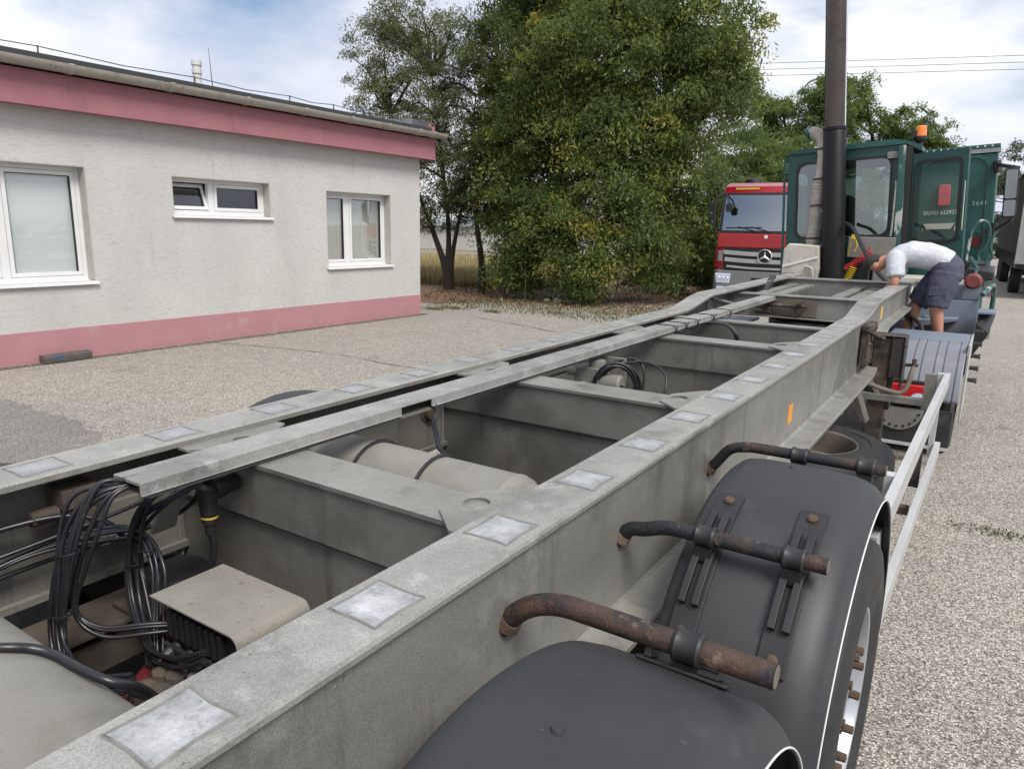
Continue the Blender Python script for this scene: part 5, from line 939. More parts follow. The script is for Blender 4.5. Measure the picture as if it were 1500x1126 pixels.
for k in range(9): m.tube([(-2.22+0.022*k, 9.808, 1.24+r.uniform(0, .03)), (-2.20+0.022*k+r.uniform(-.02, .02), 9.79, 1.30), (-2.19+0.022*k, 9.80, 1.23)], 0.005, 5)
m.build('loose_wires', 'galv_inner_shade', fb)
m = MB(); m.tube(catmull([(-2.06, 9.80, 1.48), (-1.99, 9.79, 1.46), (-1.965, 9.79, 1.38), (-1.97, 9.79, 1.28), (-2.02, 9.79, 1.21)], 4), 0.016, 8); m.build('lever', 'dirty_white', fb)
m = MB(); m.bar((-2.345, 9.812, 1.47), (-1.93, 9.812, 1.60), 0.004, 0.03); m.build('pale_stripe', 'lettering', fb, smooth=0)
m = MB(); m.loft([[(-2.02, y, 2.22), (-1.90, y, 2.24), (-1.84, y, 1.92), (-1.88, y, 1.92)] for y in (9.98, 10.0)]); kp(m, 'heat_shield', 'blue_grey', smooth=0)
# coiled service lines and the grey unit behind them
def coil(p0, p1, turns, rad_, r, mat, sag=0.0):
    p0, p1 = Vector(p0), Vector(p1); d = (p1-p0); L_ = d.length; d.normalize(); u = d.cross(Vector((0, 1, 0))).normalized(); v = d.cross(u); pts = []
    n_ = turns*10
    for k in range(n_+1):
        t = k/n_; c_ = p0.lerp(p1, t)+Vector((0, 0, -sag*4*t*(1-t))); a = 2*math.pi*turns*t; pts.append(c_+u*rad_*math.cos(a)+v*rad_*math.sin(a))
    m = MB(); m.tube(pts, r, 6); return kp(m, 'coiled_line', mat, smooth=60)
coil((-1.62, 10.0, 1.46), (-1.36, 10.0, 1.70), 13, 0.045, 0.008, 'coil_red', 0.02)
coil((-1.63, 9.98, 1.24), (-1.52, 9.98, 1.50), 11, 0.045, 0.008, 'coil_yellow')
for k in range(3): coil((-1.45+0.04*k, 9.97, 1.22), (-1.42+0.03*k, 9.97, 1.56), 14, 0.055, 0.008, 'hose')
m = MB(); m.tube(catmull([(-1.63, 10.1, 1.62), (-1.60, 10.05, 1.80), (-1.57, 10.05, 1.84), (-1.53, 10.05, 1.76), (-1.55, 10.05, 1.68)], 5), 0.008, 6); m.box(-1.60, -1.54, 10.03, 10.07, 1.83, 1.89); kp(m, 'coupling_head', 'coil_yellow')
m = MB(); m.box(-1.30, -1.02, 9.90, 10.15, 1.18, 1.52); gu = kp(m, 'grey_box', 'grey_unit', smooth=0, bevel=0.02)
m = MB(); m.lathe([(0, 0.0), (0, 0.035), (-0.004, 0.035), (-0.004, 0.018), (-0.006, 0.0)], (-1.16, 9.898, 1.31), 'Y', 24); m.build('round_badge', 'lettering', gu)
m = MB(); m.box(-1.27, -1.08, 9.93, 10.0, 1.521, 1.545); m.build('yellow_top', 'coil_yellow', gu, smooth=0)
m = MB(); m.box(-1.66, -1.12, 10.18, 10.28, 1.60, 1.86); kp(m, 'service_panel', 'grey_unit', smooth=0, bevel=0.01)
m = MB(); m.box(-2.45, -0.2, 9.85, 10.29, 1.02, 1.17); kp(m, 'cab_base', 'tractor_green', smooth=0, bevel=0.01)
m = MB(); m.box(TX-0.85, TX+0.9, 11.76, 13.4, 0.75, 1.45); kp(m, 'engine_hood', 'tractor_green', smooth=0, bevel=0.05)
# heavy black hose from the stack down to the trailer neck
m = MB(); m.tube(catmull([(-1.66, 9.86, 2.02), (-1.52, 9.6, 1.95), (-1.36, 9.35, 1.74), (-1.16, 9.1, 1.50), (-1.02, 8.95, 1.38), (-0.95, 8.85, 1.30)], 6), 0.022, 12); kp(m, 'service_hose', 'hose', smooth=60)
m = MB(); m.tube(catmull([(-0.92, 8.75, 1.20), (-0.80, 8.5, 1.12), (-0.70, 8.4, 1.04), (-0.66, 8.3, 0.95), (-0.70, 8.25, 0.86), (-0.80, 8.2, 0.82), (-0.95, 8.2, 0.83)], 6), 0.022, 12); kp(m, 'service_hose', 'hose', smooth=60)
m = MB(); m.tube(catmull([(-0.92, 8.80, 1.16), (-0.74, 8.45, 1.10), (-0.60, 8.3, 1.02), (-0.56, 8.2, 0.92), (-0.62, 8.15, 0.84), (-0.76, 8.1, 0.80)], 6), 0.018, 12); kp(m, 'service_hose', 'rubber', smooth=60)

# the cab leans a little to the left on its suspension
LEAN = Matrix.Translation((TX, 0, 2.6)) @ Matrix.Rotation(R_(-3.6), 4, 'Y') @ Matrix.Translation((-TX, 0, -2.6))
_low = ('chassis_rail', 'fifth_wheel', 'ramp_guide', 'tyre', 'rear_axle', 'mudguard', 'side_skirt', 'step_bolt', 'mud_flap', 'mud_flap_bar', 'perforated_plate', 'tail_lamp', 'lamp_holder', 'deck', 'deck_panel', 'deck_shelf', 'rear_panel', 'dark_recess', 'walkway', 'side_step', 'step_tread', 'step_rail', 'step_rung', 'fuel_cap', 'filler_pipe', 'hydraulic_cap', 'pale_coupling', 'dark_tank', 'hand_rail', 'filter_box', 'coiled_line', 'coupling_head', 'grey_box', 'service_panel', 'cab_base', 'engine_hood', 'service_hose')
LEAN2 = Matrix.Translation((sx_, 0, 1.6)) @ Matrix.Rotation(R_(-5.2), 4, 'Y') @ Matrix.Translation((-sx_, 0, -1.6))
for o in trac.children:
    if o.name.split('.')[0] not in _low:
        LL = LEAN2 if o.name.startswith('exhaust') else LEAN; o.data.transform(LL)
        for c_ in o.children: c_.data.transform(LL)

# ================================================================== RED TRUCK
RX, RY = -4.70, 18.0
red = empty('red_truck', (RX, RY+2, 0)); tag(red, 'red truck with grey bumper and round star badge facing the camera', 'truck')
RI = Matrix.Translation((-RX, -RY-2, 0))
def rp(mb, name, mat, parent=None, **kw):
    o = mb.build(name, mat, parent or red, **kw)
    if parent is None: o.matrix_parent_inverse = RI
    return o
def RX_(u): return RX+u
# cab body: front profile lofted from side section (y,z)
sec = [(0.0, 0.95), (-0.02, 1.50), (0.02, 1.90), (0.20, 2.80), (0.30, 2.97), (0.55, 3.07), (1.9, 3.10), (1.9, 0.95)]
m = MB(); m.loft([[(RX_(u), RY+y+(0.06 if abs(u) > 1.15 else 0)*(1 if y < 1 else 0), z) for y, z in sec] for u in (-1.22, -1.14, 1.14, 1.22)]); cabr = rp(m, 'cab', 'truck_red', smooth=35, bevel=0.03)
m = MB(); m.loft([[(RX_(u), RY+y, z) for y, z in ((0.008, 1.93), (0.155, 2.76), (0.175, 2.76), (0.03, 1.93))] for u in (-1.10, -0.6, 0, 0.6, 1.10)]); m.v = [(x, y-0.045, z) for x, y, z in m.v]; ws = rp(m, 'windscreen', 'windscreen', smooth=30)
m = MB(); m.loft([[(RX_(u), RY+y-0.035, z) for y, z in ((-0.01, 1.86), (0.175, 2.82), (0.20, 2.82), (0.03, 1.86))] for u in (-1.17, 1.17)]); rp(m, 'windscreen_surround', 'tractor_black', smooth=0)
for sx2 in (-1, 1):
    m = MB(); m.tube([(RX+sx2*0.15-0.05, RY-0.06, 1.90), (RX+sx2*0.15-0.55, RY-0.06, 2.02)], 0.012, 6); m.tube([(RX+sx2*0.15-0.85, RY-0.055, 1.99), (RX+sx2*0.15-0.30, RY-0.05, 2.01)], 0.010, 6); rp(m, 'wiper', 'tractor_black')
m = MB(); m.box(RX-1.18, RX+1.18, RY-0.085, RY-0.022, 1.52, 1.86); rp(m, 'front_flap', 'truck_red', smooth=0, bevel=0.04)
m = MB(); m.lathe([(0, 0.0), (-0.008, 0.035), (0, 0.045)], (RX-0.02, RY-0.086, 1.79), 'Y', 16); rp(m, 'round_badge', 'lettering')
# grille with silver slats, dark gaps
m = MB(); m.box(RX-1.0, RX+1.0, RY-0.06, RY-0.021, 0.98, 1.515); rp(m, 'grille_back', 'tractor_black', smooth=0)
for (z0, z1, w0) in ((1.34, 1.46, 1.0), (1.17, 1.29, 0.96), (1.03, 1.10, 0.90)):
    m = MB(); m.loft([[(RX-w0, y, z0+0.02), (RX-w0*0.4, y, z0-0.01), (RX+w0*0.4, y, z0-0.01), (RX+w0, y, z0+0.02), (RX+w0, y, z1), (RX+w0*0.4, y, z1-0.03), (RX-w0*0.4, y, z1-0.03), (RX-w0, y, z1)] for y in (RY-0.11, RY-0.061)]); rp(m, 'grille_slat', 'truck_silver', smooth=0, bevel=0.01)
for sx2 in (-1, 1):
    m = MB(); m.loft([[(RX+sx2*1.01, RY-0.08, 1.50), (RX+sx2*1.22, RY-0.02, 1.50), (RX+sx2*1.24, RY-0.02, 1.02), (RX+sx2*1.0, RY-0.08, 1.12)], [(RX+sx2*1.01, RY+0.3, 1.50), (RX+sx2*1.22, RY+0.3, 1.50), (RX+sx2*1.24, RY+0.3, 1.02), (RX+sx2*1.0, RY+0.3, 1.12)]]); rp(m, 'corner_panel', 'truck_red', smooth=0, bevel=0.02)
    m = MB(); m.box(RX+sx2*1.08-0.06, RX+sx2*1.08+0.06, RY-0.10, RY-0.04, 1.18, 1.44); rp(m, 'indicator', 'truck_grey', smooth=0, bevel=0.02)
# star badge: ring and three pointed star
m = MB(); m.lathe([(-0.01, 0.152), (-0.03, 0.160), (-0.01, 0.172), (0.01, 0.160), (-0.01, 0.152)], (RX, RY-0.115, 1.335), 'Y', 40)
star = []
for k in range(3):
    a = R_(90+120*k); star += [(0.153*math.cos(a), 0.153*math.sin(a)), (0.026*math.cos(a+R_(60)), 0.032*math.sin(a+R_(60)))]
n0 = len(m.v); m.add([(RX+a, RY-0.125, 1.335+b) for a, b in star]+[(RX, RY-0.150, 1.335), (RX, RY-0.11, 1.335)], [(i, (i+1) % 6, 6) for i in range(6)]+[((i+1) % 6, i, 7) for i in range(6)]); rp(m, 'star_badge', 'chrome', smooth=20)
m = MB(); m.lathe([(0, 0.0), (0, 0.153), (0.02, 0.153)], (RX, RY-0.113, 1.335), 'Y', 32); rp(m, 'badge_back', 'tractor_black', smooth=0)
# bumper with lamps
m = MB(); m.loft([[(RX-1.25, RY+0.35, z), (RX-1.25, RY+0.05, z), (RX-1.12, RY-0.10, z), (RX+1.12, RY-0.10, z), (RX+1.25, RY+0.05, z), (RX+1.25, RY+0.35, z)] for z in (0.33, 0.50, 0.93, 0.975)]); bum = rp(m, 'bumper', 'truck_grey', smooth=25, bevel=0.02)
for sx2 in (-1, 1):
    m = MB(); m.loft([[(RX+sx2*u, y, z) for u, z in ((0.80, 0.66), (1.14, 0.66), (1.17, 0.90), (0.78, 0.90))] for y in (RY-0.115, RY-0.02)]); hl = m.build('headlight', 'lamp_clear', bum, smooth=0, bevel=0.02)
    m = MB()
    for u in (0.87, 0.98, 1.07): m.lathe([(0, 0.0), (-0.01, 0.04), (0, 0.05)], (RX+sx2*u, RY-0.116, 0.78), 'Y', 14)
    m.build('headlight_lens', 'chrome', bum)
    m = MB(); m.box(RX+sx2*0.98-0.14, RX+sx2*0.98+0.14, RY-0.112, RY-0.05, 0.46, 0.58); m.build('fog_lamp', 'lamp_clear', bum, smooth=0, bevel=0.02)
m = MB(); m.box(RX-0.27, RX+0.27, RY-0.115, RY-0.101, 0.70, 0.82); m.build('plate_holder', 'tractor_black', bum, smooth=0)
# mirrors, sun visor, roof parts
for sx2 in (-1, 1):
    m = MB(); m.loft([[(RX+sx2*u, y, z) for u, z in ((1.27, 1.98), (1.45, 2.0), (1.46, 2.58), (1.30, 2.62))] for y in (RY-0.02, RY+0.12)]); mm = rp(m, 'door_mirror', 'tractor_black', smooth=0, bevel=0.03)
    m = MB(); m.tube([(RX+sx2*1.35, RY+0.05, 2.62), (RX+sx2*1.28, RY+0.10, 2.76), (RX+sx2*1.15, RY+0.15, 2.80)], 0.03, 8); m.tube([(RX+sx2*1.35, RY+0.05, 1.98), (RX+sx2*1.2, RY+0.12, 1.92)], 0.03, 8); m.build('mirror_bracket', 'tractor_black', mm)
m = MB(); m.tube([(RX-1.10, RY+0.05, 2.80), (RX-1.0, RY-0.12, 2.72), (RX-0.92, RY-0.16, 2.55)], 0.02, 8); m.loft([[(x, RY-0.18, z) for x, z in rrect(RX-1.0, RX-0.84, 2.36, 2.56, 0.05, 4)], [(x, RY-0.11, z) for x, z in rrect(RX-0.99, RX-0.85, 2.38, 2.54, 0.05, 4)]]); rp(m, 'front_mirror', 'tractor_black', smooth=30)
m = MB(); m.lathe([(0.0, 0.0), (0.0, 0.22), (0.10, 0.20), (0.13, 0.12), (0.14, 0.0)], (RX-0.72, RY+1.0, 3.08), 'Z', 20); rp(m, 'roof_hatch', 'tractor_black')
m = MB(); m.box(RX-0.92, RX-0.36, RY+0.24, RY+0.262, 2.90, 2.94); rp(m, 'roof_lettering_strip', 'yellow_paint', smooth=0)
m = MB(); m.box(RX-0.45, RX+0.45, RY+0.6, RY+8.2, 0.60, 0.85); m.box(RX-1.2, RX+1.2, RY+2.1, RY+8.3, 0.95, 1.9); rp(m, 'body', 'truck_grey', smooth=0, bevel=0.03)
for (yy) in (RY+1.35, RY+6.2, RY+7.5):
    for sx2 in (-1, 1):
        m = MB(); m.lathe([(-0.15, 0.29), (-0.16, 0.42), (-0.13, 0.49), (0.13, 0.49), (0.16, 0.42), (0.15, 0.29)], (RX+sx2*1.06, yy, 0.49), 'X', 36); w_ = rp(m, 'tyre', 'rubber'); m = MB(); m.lathe([(-0.12, 0.29), (-0.05, 0.24), (0.05, 0.24), (0.12, 0.29), (0.05, 0.0)], (RX+sx2*1.06, yy, 0.49), 'X', 24); m.build('rim', 'rim_silver', w_)

# ================================================================== GREY CURTAIN-SIDE TRAILER, far right
cs = empty('curtain_trailer', (0.05, 36, 0)); tag(cs, 'grey curtain-sided trailer parked behind the green tractor at the right edge', 'trailer')
pA, pB = Vector((-0.30, 44.0, 0)), Vector((0.36, 28.0, 0)); dv = (pB-pA).normalized(); nv = Vector((-dv.y, dv.x, 0))  # nv points away from the yard (right)
def CF(a, b, d): q = pA+dv*a+nv*d; return (q.x, q.y, b)
L_ = (pB-pA).length
def cp(mb, name, mat, **kw):
    o = mb.build(name, mat, cs, **kw); o.matrix_parent_inverse = Matrix.Translation((-0.05, -36, 0)); return o
m = MB(); n_ = 26; secs = []
for k in range(n_+1):
    a = L_*k/n_; bul = 0.02*math.sin(k*2.2); secs.append([CF(a, 1.20, 0.0+bul), CF(a, 2.6, -0.03+bul), CF(a, 3.95, 0.0+bul), CF(a, 3.95, 2.5), CF(a, 1.20, 2.5)])
m.loft(secs); cp(m, 'curtain_body', 'tarp_grey', smooth=60)
m = MB(); m.prism([(L_+0.001, 1.1), (L_+0.14, 1.1), (L_+0.14, 4.02), (L_+0.001, 4.02)], lambda a, b, d: CF(a, b, d), -0.03, 2.52); cp(m, 'end_frame', 'post_white', smooth=0)
m = MB(); m.prism([(0, 3.951), (L_, 3.951), (L_, 4.03), (0, 4.03)], CF, -0.03, 2.52); cp(m, 'roof_rail', 'tarp_grey', smooth=0)
m = MB(); m.prism([(0, 0.95), (L_, 0.95), (L_, 1.19), (0, 1.19)], CF, 0.02, 2.48); cp(m, 'floor_frame', 'tractor_black', smooth=0)
for k in range(22):
    m = MB(); a = 0.4+k*(L_-0.8)/21; m.prism([(a-0.03, 1.0), (a+0.03, 1.0), (a+0.03, 1.45), (a-0.03, 1.45)], CF, -0.06, -0.035); cp(m, 'curtain_strap', 'tractor_black', smooth=0)
for a in (2.2, 3.5, 4.8, 12.5):
    p = Vector(CF(a, 0.5, 0.25)); m = MB(); m.lathe([(-0.17, 0.28), (-0.18, 0.42), (-0.15, 0.5), (0.15, 0.5), (0.18, 0.42), (0.17, 0.28)], (p.x, p.y, 0.5), 'X', 32); w_ = cp(m, 'tyre', 'rubber'); m = MB(); m.lathe([(-0.14, 0.28), (-0.05, 0.22), (-0.04, 0.0)], (p.x, p.y, 0.5), 'X', 20); m.build('rim', 'rim_dirty', w_)
m = MB(); m.prism([(0.6, 0.35), (6.0, 0.35), (6.0, 0.949), (0.6, 0.949)], CF, 0.6, 2.2); cp(m, 'underbody', 'tractor_black', smooth=0)

# ================================================================== PERSON bending over the neck
def skin(name, joints, edges, mat, parent=None, sub=2, root=0):
    """joints: {key: (xyz, (rx, ry))}"""
    keys = list(joints); me = bpy.data.meshes.new(name); me.from_pydata([joints[k][0] for k in keys], [(keys.index(a), keys.index(b)) for a, b in edges], [])
    o = bpy.data.objects.new(name+'_tmp', me); C.objects.link(o); sk_ = o.modifiers.new('skin', 'SKIN'); sk_.use_smooth_shade = True; sk_.branch_smoothing = 0.4
    sv = me.skin_vertices[0].data
    for i, k in enumerate(keys):
        r_ = joints[k][1]; sv[i].radius = r_ if isinstance(r_, tuple) else (r_, r_); sv[i].use_root = (i == root)
    sb = o.modifiers.new('sub', 'SUBSURF'); sb.levels = sub; sb.render_levels = sub
    dg = bpy.context.evaluated_depsgraph_get(); dg.update(); m2 = bpy.data.meshes.new_from_object(o.evaluated_get(dg)); bpy.data.objects.remove(o); m2.name = name
    m2.materials.clear(); m2.materials.append(MATS[mat]); m2.shade_smooth()
    q = bpy.data.objects.new(name, m2); C.objects.link(q)
    if parent: q.parent = parent; q.matrix_parent_inverse = PI_
    return q
PB = Vector((-0.55, 8.5, 0.775)); PI_ = Matrix.Translation(-PB)
man = empty('person', PB); tag(man, 'person in white T-shirt, navy shorts and dark cap bending over the trailer neck', 'person')
J = {
 'pelvis': ((-0.47, 8.47, 1.55), (0.08, 0.08)), 'belly': ((-0.62, 8.47, 1.67), (0.08, 0.08)), 'chest': ((-0.80, 8.47, 1.70), (0.08, 0.08)), 'upper': ((-0.92, 8.47, 1.660), (0.06, 0.06)),
 'neck': ((-1.01, 8.46, 1.625), 0.058), 'head0': ((-1.055, 8.46, 1.600), (0.080, 0.075)), 'head1': ((-1.115, 8.45, 1.585), (0.095, 0.082)), 'head2': ((-1.16, 8.45, 1.585), (0.070, 0.062)), 'jaw': ((-1.085, 8.45, 1.515), 0.045),
 'shR': ((-0.90, 8.30, 1.63), 0.050), 'elR': ((-0.865, 8.22, 1.44), 0.045), 'wrR': ((-0.88, 8.27, 1.33), 0.030), 'haR': ((-0.90, 8.30, 1.27), (0.035, 0.022)),
 'shL': ((-0.90, 8.64, 1.63), 0.050), 'elL': ((-0.90, 8.70, 1.44), 0.045), 'wrL': ((-0.96, 8.62, 1.36), 0.030), 'haL': ((-0.99, 8.58, 1.31), (0.035, 0.022)),
 'hiR': ((-0.47, 8.37, 1.46), 0.07), 'knR': ((-0.485, 8.34, 1.20), 0.068), 'caR': ((-0.46, 8.36, 1.06), 0.062), 'anR': ((-0.42, 8.38, 0.86), 0.040), 'heR': ((-0.41, 8.38, 0.815), 0.04), 'toR': ((-0.57, 8.36, 0.81), 0.035),
 'hiL': ((-0.51, 8.58, 1.46), 0.07), 'knL': ((-0.68, 8.56, 1.20), 0.068), 'caL': ((-0.70, 8.54, 1.06), 0.062), 'anL': ((-0.77, 8.50, 0.86), 0.040), 'heL': ((-0.75, 8.50, 0.815), 0.04), 'toL': ((-0.92, 8.46, 0.81), 0.035)}
E_ = [('pelvis', 'belly'), ('belly', 'chest'), ('chest', 'upper'), ('upper', 'neck'), ('neck', 'head0'), ('head0', 'head1'), ('head1', 'head2'), ('head0', 'jaw'), ('upper', 'shR'), ('shR', 'elR'), ('elR', 'wrR'), ('wrR', 'haR'), ('upper', 'shL'), ('shL', 'elL'), ('elL', 'wrL'), ('wrL', 'haL'),
 ('pelvis', 'hiR'), ('hiR', 'knR'), ('knR', 'caR'), ('caR', 'anR'), ('anR', 'heR'), ('heR', 'toR'), ('pelvis', 'hiL'), ('hiL', 'knL'), ('knL', 'caL'), ('caL', 'anL'), ('anL', 'heL'), ('heL', 'toL')]
for sd_ in 'RL':     # five fingers, curled downwards
    h_ = Vector(J['ha'+sd_][0])
    for k, (dy, ln) in enumerate(((-0.030, 0.045), (-0.018, 0.06), (-0.006, 0.066), (0.007, 0.062), (0.019, 0.05))):
        a_ = 'f%s%d' % (sd_, k); J[a_+'a'] = (tuple(h_+Vector((-0.012 if k else 0.03, dy, -0.03))), 0.0095); J[a_+'b'] = (tuple(h_+Vector((-0.02 if k else 0.035, dy*1.2, -0.03-ln*0.55))), 0.0085); J[a_+'c'] = (tuple(h_+Vector((0.0 if k else 0.02, dy*1.2, -0.03-ln))), 0.0075)
        E_ += [('ha'+sd_, a_+'a'), (a_+'a', a_+'b'), (a_+'b', a_+'c')]
skin('body', J, E_, 'skin', man)
# clothing: lofts blended into one cloth surface, with creases
_tx = bpy.data.textures.new('creases', 'CLOUDS'); _tx.noise_scale = 0.075; _tx.noise_depth = 2
def cloth(name, chains, mat, voxel=0.011, crease=0.014):
    m = MB()
    for ch in chains:
        ch = [(Vector(p), a, b) for p, a, b in ch]; secs = []
        for i, (p, a, b) in enumerate(ch):
            t = (ch[min(i+1, len(ch)-1)][0]-ch[max(i-1, 0)][0]).normalized(); y = Vector((0, 1, 0)); y = (y-t*y.dot(t)).normalized(); n_ = t.cross(y)
            secs.append([p+y*b*math.cos(q)+n_*a*math.sin(q) for q in np.linspace(0, 2*math.pi, 18, endpoint=False)])
        m.loft(secs)
    o = m.build(name+'_tmp', mat, clean=True); md = o.modifiers.new('r', 'REMESH'); md.mode = 'VOXEL'; md.voxel_size = voxel
    sm2 = o.modifiers.new('s', 'SMOOTH'); sm2.factor = 0.5; sm2.iterations = 6
    dp = o.modifiers.new('d', 'DISPLACE'); dp.texture = _tx; dp.strength = crease; dp.mid_level = 0.5; dp.texture_coords = 'LOCAL'
    dg = bpy.context.evaluated_depsgraph_get(); dg.update(); me = bpy.data.meshes.new_from_object(o.evaluated_get(dg)); bpy.data.objects.remove(o); me.name = name
    me.materials.clear(); me.materials.append(MATS[mat]); me.shade_smooth(); q = bpy.data.objects.new(name, me); C.objects.link(q); q.parent = man; q.matrix_parent_inverse = PI_; return q
cloth('t_shirt', [[((-0.43, 8.47, 1.615), .12, .165), ((-0.52, 8.47, 1.655), .135, .172), ((-0.64, 8.47, 1.690), .135, .175), ((-0.77, 8.47, 1.700), .135, .190), ((-0.87, 8.47, 1.675), .118, .185), ((-0.93, 8.47, 1.655), .090, .13), ((-0.975, 8.465, 1.640), .066, .072)],
    [((-0.875, 8.42, 1.68), .10, .10), ((-0.89, 8.31, 1.645), .092, .092), ((-0.882, 8.275, 1.57), .088, .088), ((-0.868, 8.245, 1.475), .084, .084)], [((-0.875, 8.52, 1.68), .10, .10), ((-0.89, 8.63, 1.645), .092, .092), ((-0.895, 8.665, 1.57), .088, .088), ((-0.897, 8.69, 1.475), .084, .084)]], 'shirt')
cloth('shorts', [[((-0.55, 8.47, 1.655), .115, .160), ((-0.49, 8.47, 1.620), .140, .172), ((-0.435, 8.47, 1.570), .150, .182), ((-0.425, 8.47, 1.50), .140, .180), ((-0.45, 8.47, 1.45), .11, .16)],
    [((-0.44, 8.38, 1.53), .13, .11), ((-0.455, 8.365, 1.42), .130, .112), ((-0.472, 8.35, 1.31), .120, .108), ((-0.485, 8.34, 1.195), .108, .104)], [((-0.47, 8.56, 1.53), .13, .11), ((-0.53, 8.57, 1.42), .130, .112), ((-0.60, 8.565, 1.31), .120, .108), ((-0.672, 8.56, 1.205), .108, .104)]], 'shorts', crease=0.02)
m = MB(); m.box(-0.56, -0.40, 8.255, 8.262, 1.315, 1.40); m.v = [(x, y-0.012, z) for x, y, z in m.v]; o = m.build('leg_pocket', 'shorts', man, bevel=0.004); o.matrix_parent_inverse = PI_
def shoe(h, t):
    h, t = Vector(h), Vector(t); d = (t-h).normalized(); s_ = Vector((-d.y, d.x, 0)); m = MB(); secs = []
    for u, w_, z1 in ((-0.055, 0.028, 0.07), (-0.03, 0.042, 0.11), (0.03, 0.046, 0.11), (0.08, 0.048, 0.085), (0.14, 0.052, 0.062), (0.19, 0.046, 0.05), (0.22, 0.028, 0.038)):
        p = Vector((h.x, h.y, 0.777))+d*u; secs.append([p+s_*w_, p+s_*w_*1.0+Vector((0, 0, z1*0.5)), p+s_*w_*0.6+Vector((0, 0, z1)), p-s_*w_*0.6+Vector((0, 0, z1)), p-s_*w_+Vector((0, 0, z1*0.5)), p-s_*w_])
    m.loft(secs); o = m.build('shoe', 'shoe', man, smooth=60); o.matrix_parent_inverse = PI_
    m = MB(); m.loft([[q[0]+s_*0.004-Vector((0, 0, 0.001)), q[0]+s_*0.004+Vector((0, 0, 0.02)), q[5]-s_*0.004+Vector((0, 0, 0.02)), q[5]-s_*0.004-Vector((0, 0, 0.001))] for q in secs]); m.build('sole', 'shoe_sole', o, smooth=30)
shoe(J['heR'][0], J['toR'][0]); shoe(J['heL'][0], J['toL'][0])
# cap with brim, ears, hair at the nape
cc = Vector((-1.118, 8.45, 1.600)); ax_ = Vector((-0.78, 0, 0.62)).normalized(); u_ = Vector((0, 1, 0)); v_ = ax_.cross(u_)
m = MB(); secs = []
for a in range(0, 91, 15): secs.append([cc-ax_*0.015+ax_*0.095*math.sin(R_(a))+(u_*math.cos(b)*0.088+v_*math.sin(b)*0.100)*max(0.02, math.cos(R_(a))) for b in np.linspace(0, 2*math.pi, 20, endpoint=False)])
m.loft(secs); br = cc-ax_*0.008; fdir = Vector((-0.55, 0, -0.83)).normalized()
m.loft([[br+fdir*0.075+u_*0.075, br+fdir*0.13+u_*0.062-ax_*0.01, br+fdir*0.165+u_*0.03-ax_*0.02, br+fdir*0.165-u_*0.03-ax_*0.02, br+fdir*0.13-u_*0.062-ax_*0.01, br+fdir*0.075-u_*0.075], [p+ax_*0.006 for p in (br+fdir*0.075+u_*0.075, br+fdir*0.13+u_*0.062-ax_*0.01, br+fdir*0.165+u_*0.03-ax_*0.02, br+fdir*0.165-u_*0.03-ax_*0.02, br+fdir*0.13-u_*0.062-ax_*0.01, br+fdir*0.075-u_*0.075)]])
o = m.build('cap', 'cap_cloth', man, smooth=50); o.matrix_parent_inverse = PI_
for sy2 in (-1, 1):
    m = MB(); m.loft([[(-1.075+0.028*math.cos(a)*s2, 8.452+sy2*(0.078+0.012*k), 1.575+0.034*math.sin(a)*s2) for a in np.linspace(0, 2*math.pi, 12, endpoint=False)] for k, s2 in ((0, 0.7), (1, 1.0), (1.6, 0.8))]); o = m.build('ear', 'skin', man, smooth=60); o.matrix_parent_inverse = PI_
m = MB(); m.tube([(-1.15, 8.45, 1.545), (-1.168, 8.45, 1.532), (-1.150, 8.45, 1.518)], [0.012, 0.014, 0.008], 8); o = m.build('nose', 'skin', man, smooth=60); o.matrix_parent_inverse = PI_
for sy2 in (-1, 1):
    m = MB(); m.tube([(-1.158, 8.45+sy2*0.028, 1.558), (-1.166, 8.45+sy2*0.028, 1.558)], [0.010, 0.006], 8); o = m.build('eye', 'hair', man, smooth=60); o.matrix_parent_inverse = PI_
m = MB(); secs = [[Vector((-1.075, 8.45, 1.625))+Vector((-0.01*k, (0.072-0.006*k)*math.cos(b), 0.02*math.sin(b)+0.012)) for b in np.linspace(0, 2*math.pi, 14, endpoint=False)] for k in (-2, 0, 2)]; m.loft(secs); o = m.build('hair', 'hair', man, smooth=60); o.matrix_parent_inverse = PI_

# ================================================================== TREES
def leaves_mesh(name, P, size, mat, parent, rs, droop=0.55, aspect=0.32, cval=None, flat=False):
    """P: n x 3 leaf positions"""
    n = len(P); d = rs.normal(size=(n, 3)); d[:, 2] -= droop*1.2
    d /= np.linalg.norm(d, axis=1)[:, None]; u = rs.normal(size=(n, 3))*np.array([1, 1, 0.45]); u -= d*(u*d).sum(1)[:, None]; u /= np.linalg.norm(u, axis=1)[:, None]; w_ = np.cross(d, u)
    L_ = size*rs.uniform(0.6, 1.3, n)[:, None]; W = L_*aspect
    v0 = P; v1 = P+d*L_*0.45+u*W*0.5+w_*W*0.12; v2 = P+d*L_; v3 = P+d*L_*0.45-u*W*0.5+w_*W*0.12
    V = np.stack([v0, v1, v2, v3], 1).reshape(-1, 3); me = bpy.data.meshes.new(name); me.vertices.add(4*n); me.vertices.foreach_set('co', V.ravel())
    me.loops.add(4*n); me.loops.foreach_set('vertex_index', np.arange(4*n, dtype=np.int32)); me.polygons.add(n); me.polygons.foreach_set('loop_start', np.arange(0, 4*n, 4, dtype=np.int32))
    c_ = rs.uniform(0, 1, n) if cval is None else cval
    at = me.attributes.new('leafrnd', 'FLOAT', 'POINT'); at.data.foreach_set('value', np.repeat(np.clip(c_, 0, 1), 4).astype(np.float32)); me.update(); me.validate()
    me.materials.append(MATS[mat]); o = bpy.data.objects.new(name, me); C.objects.link(o)
    if parent is not None: o.parent = parent
    return o
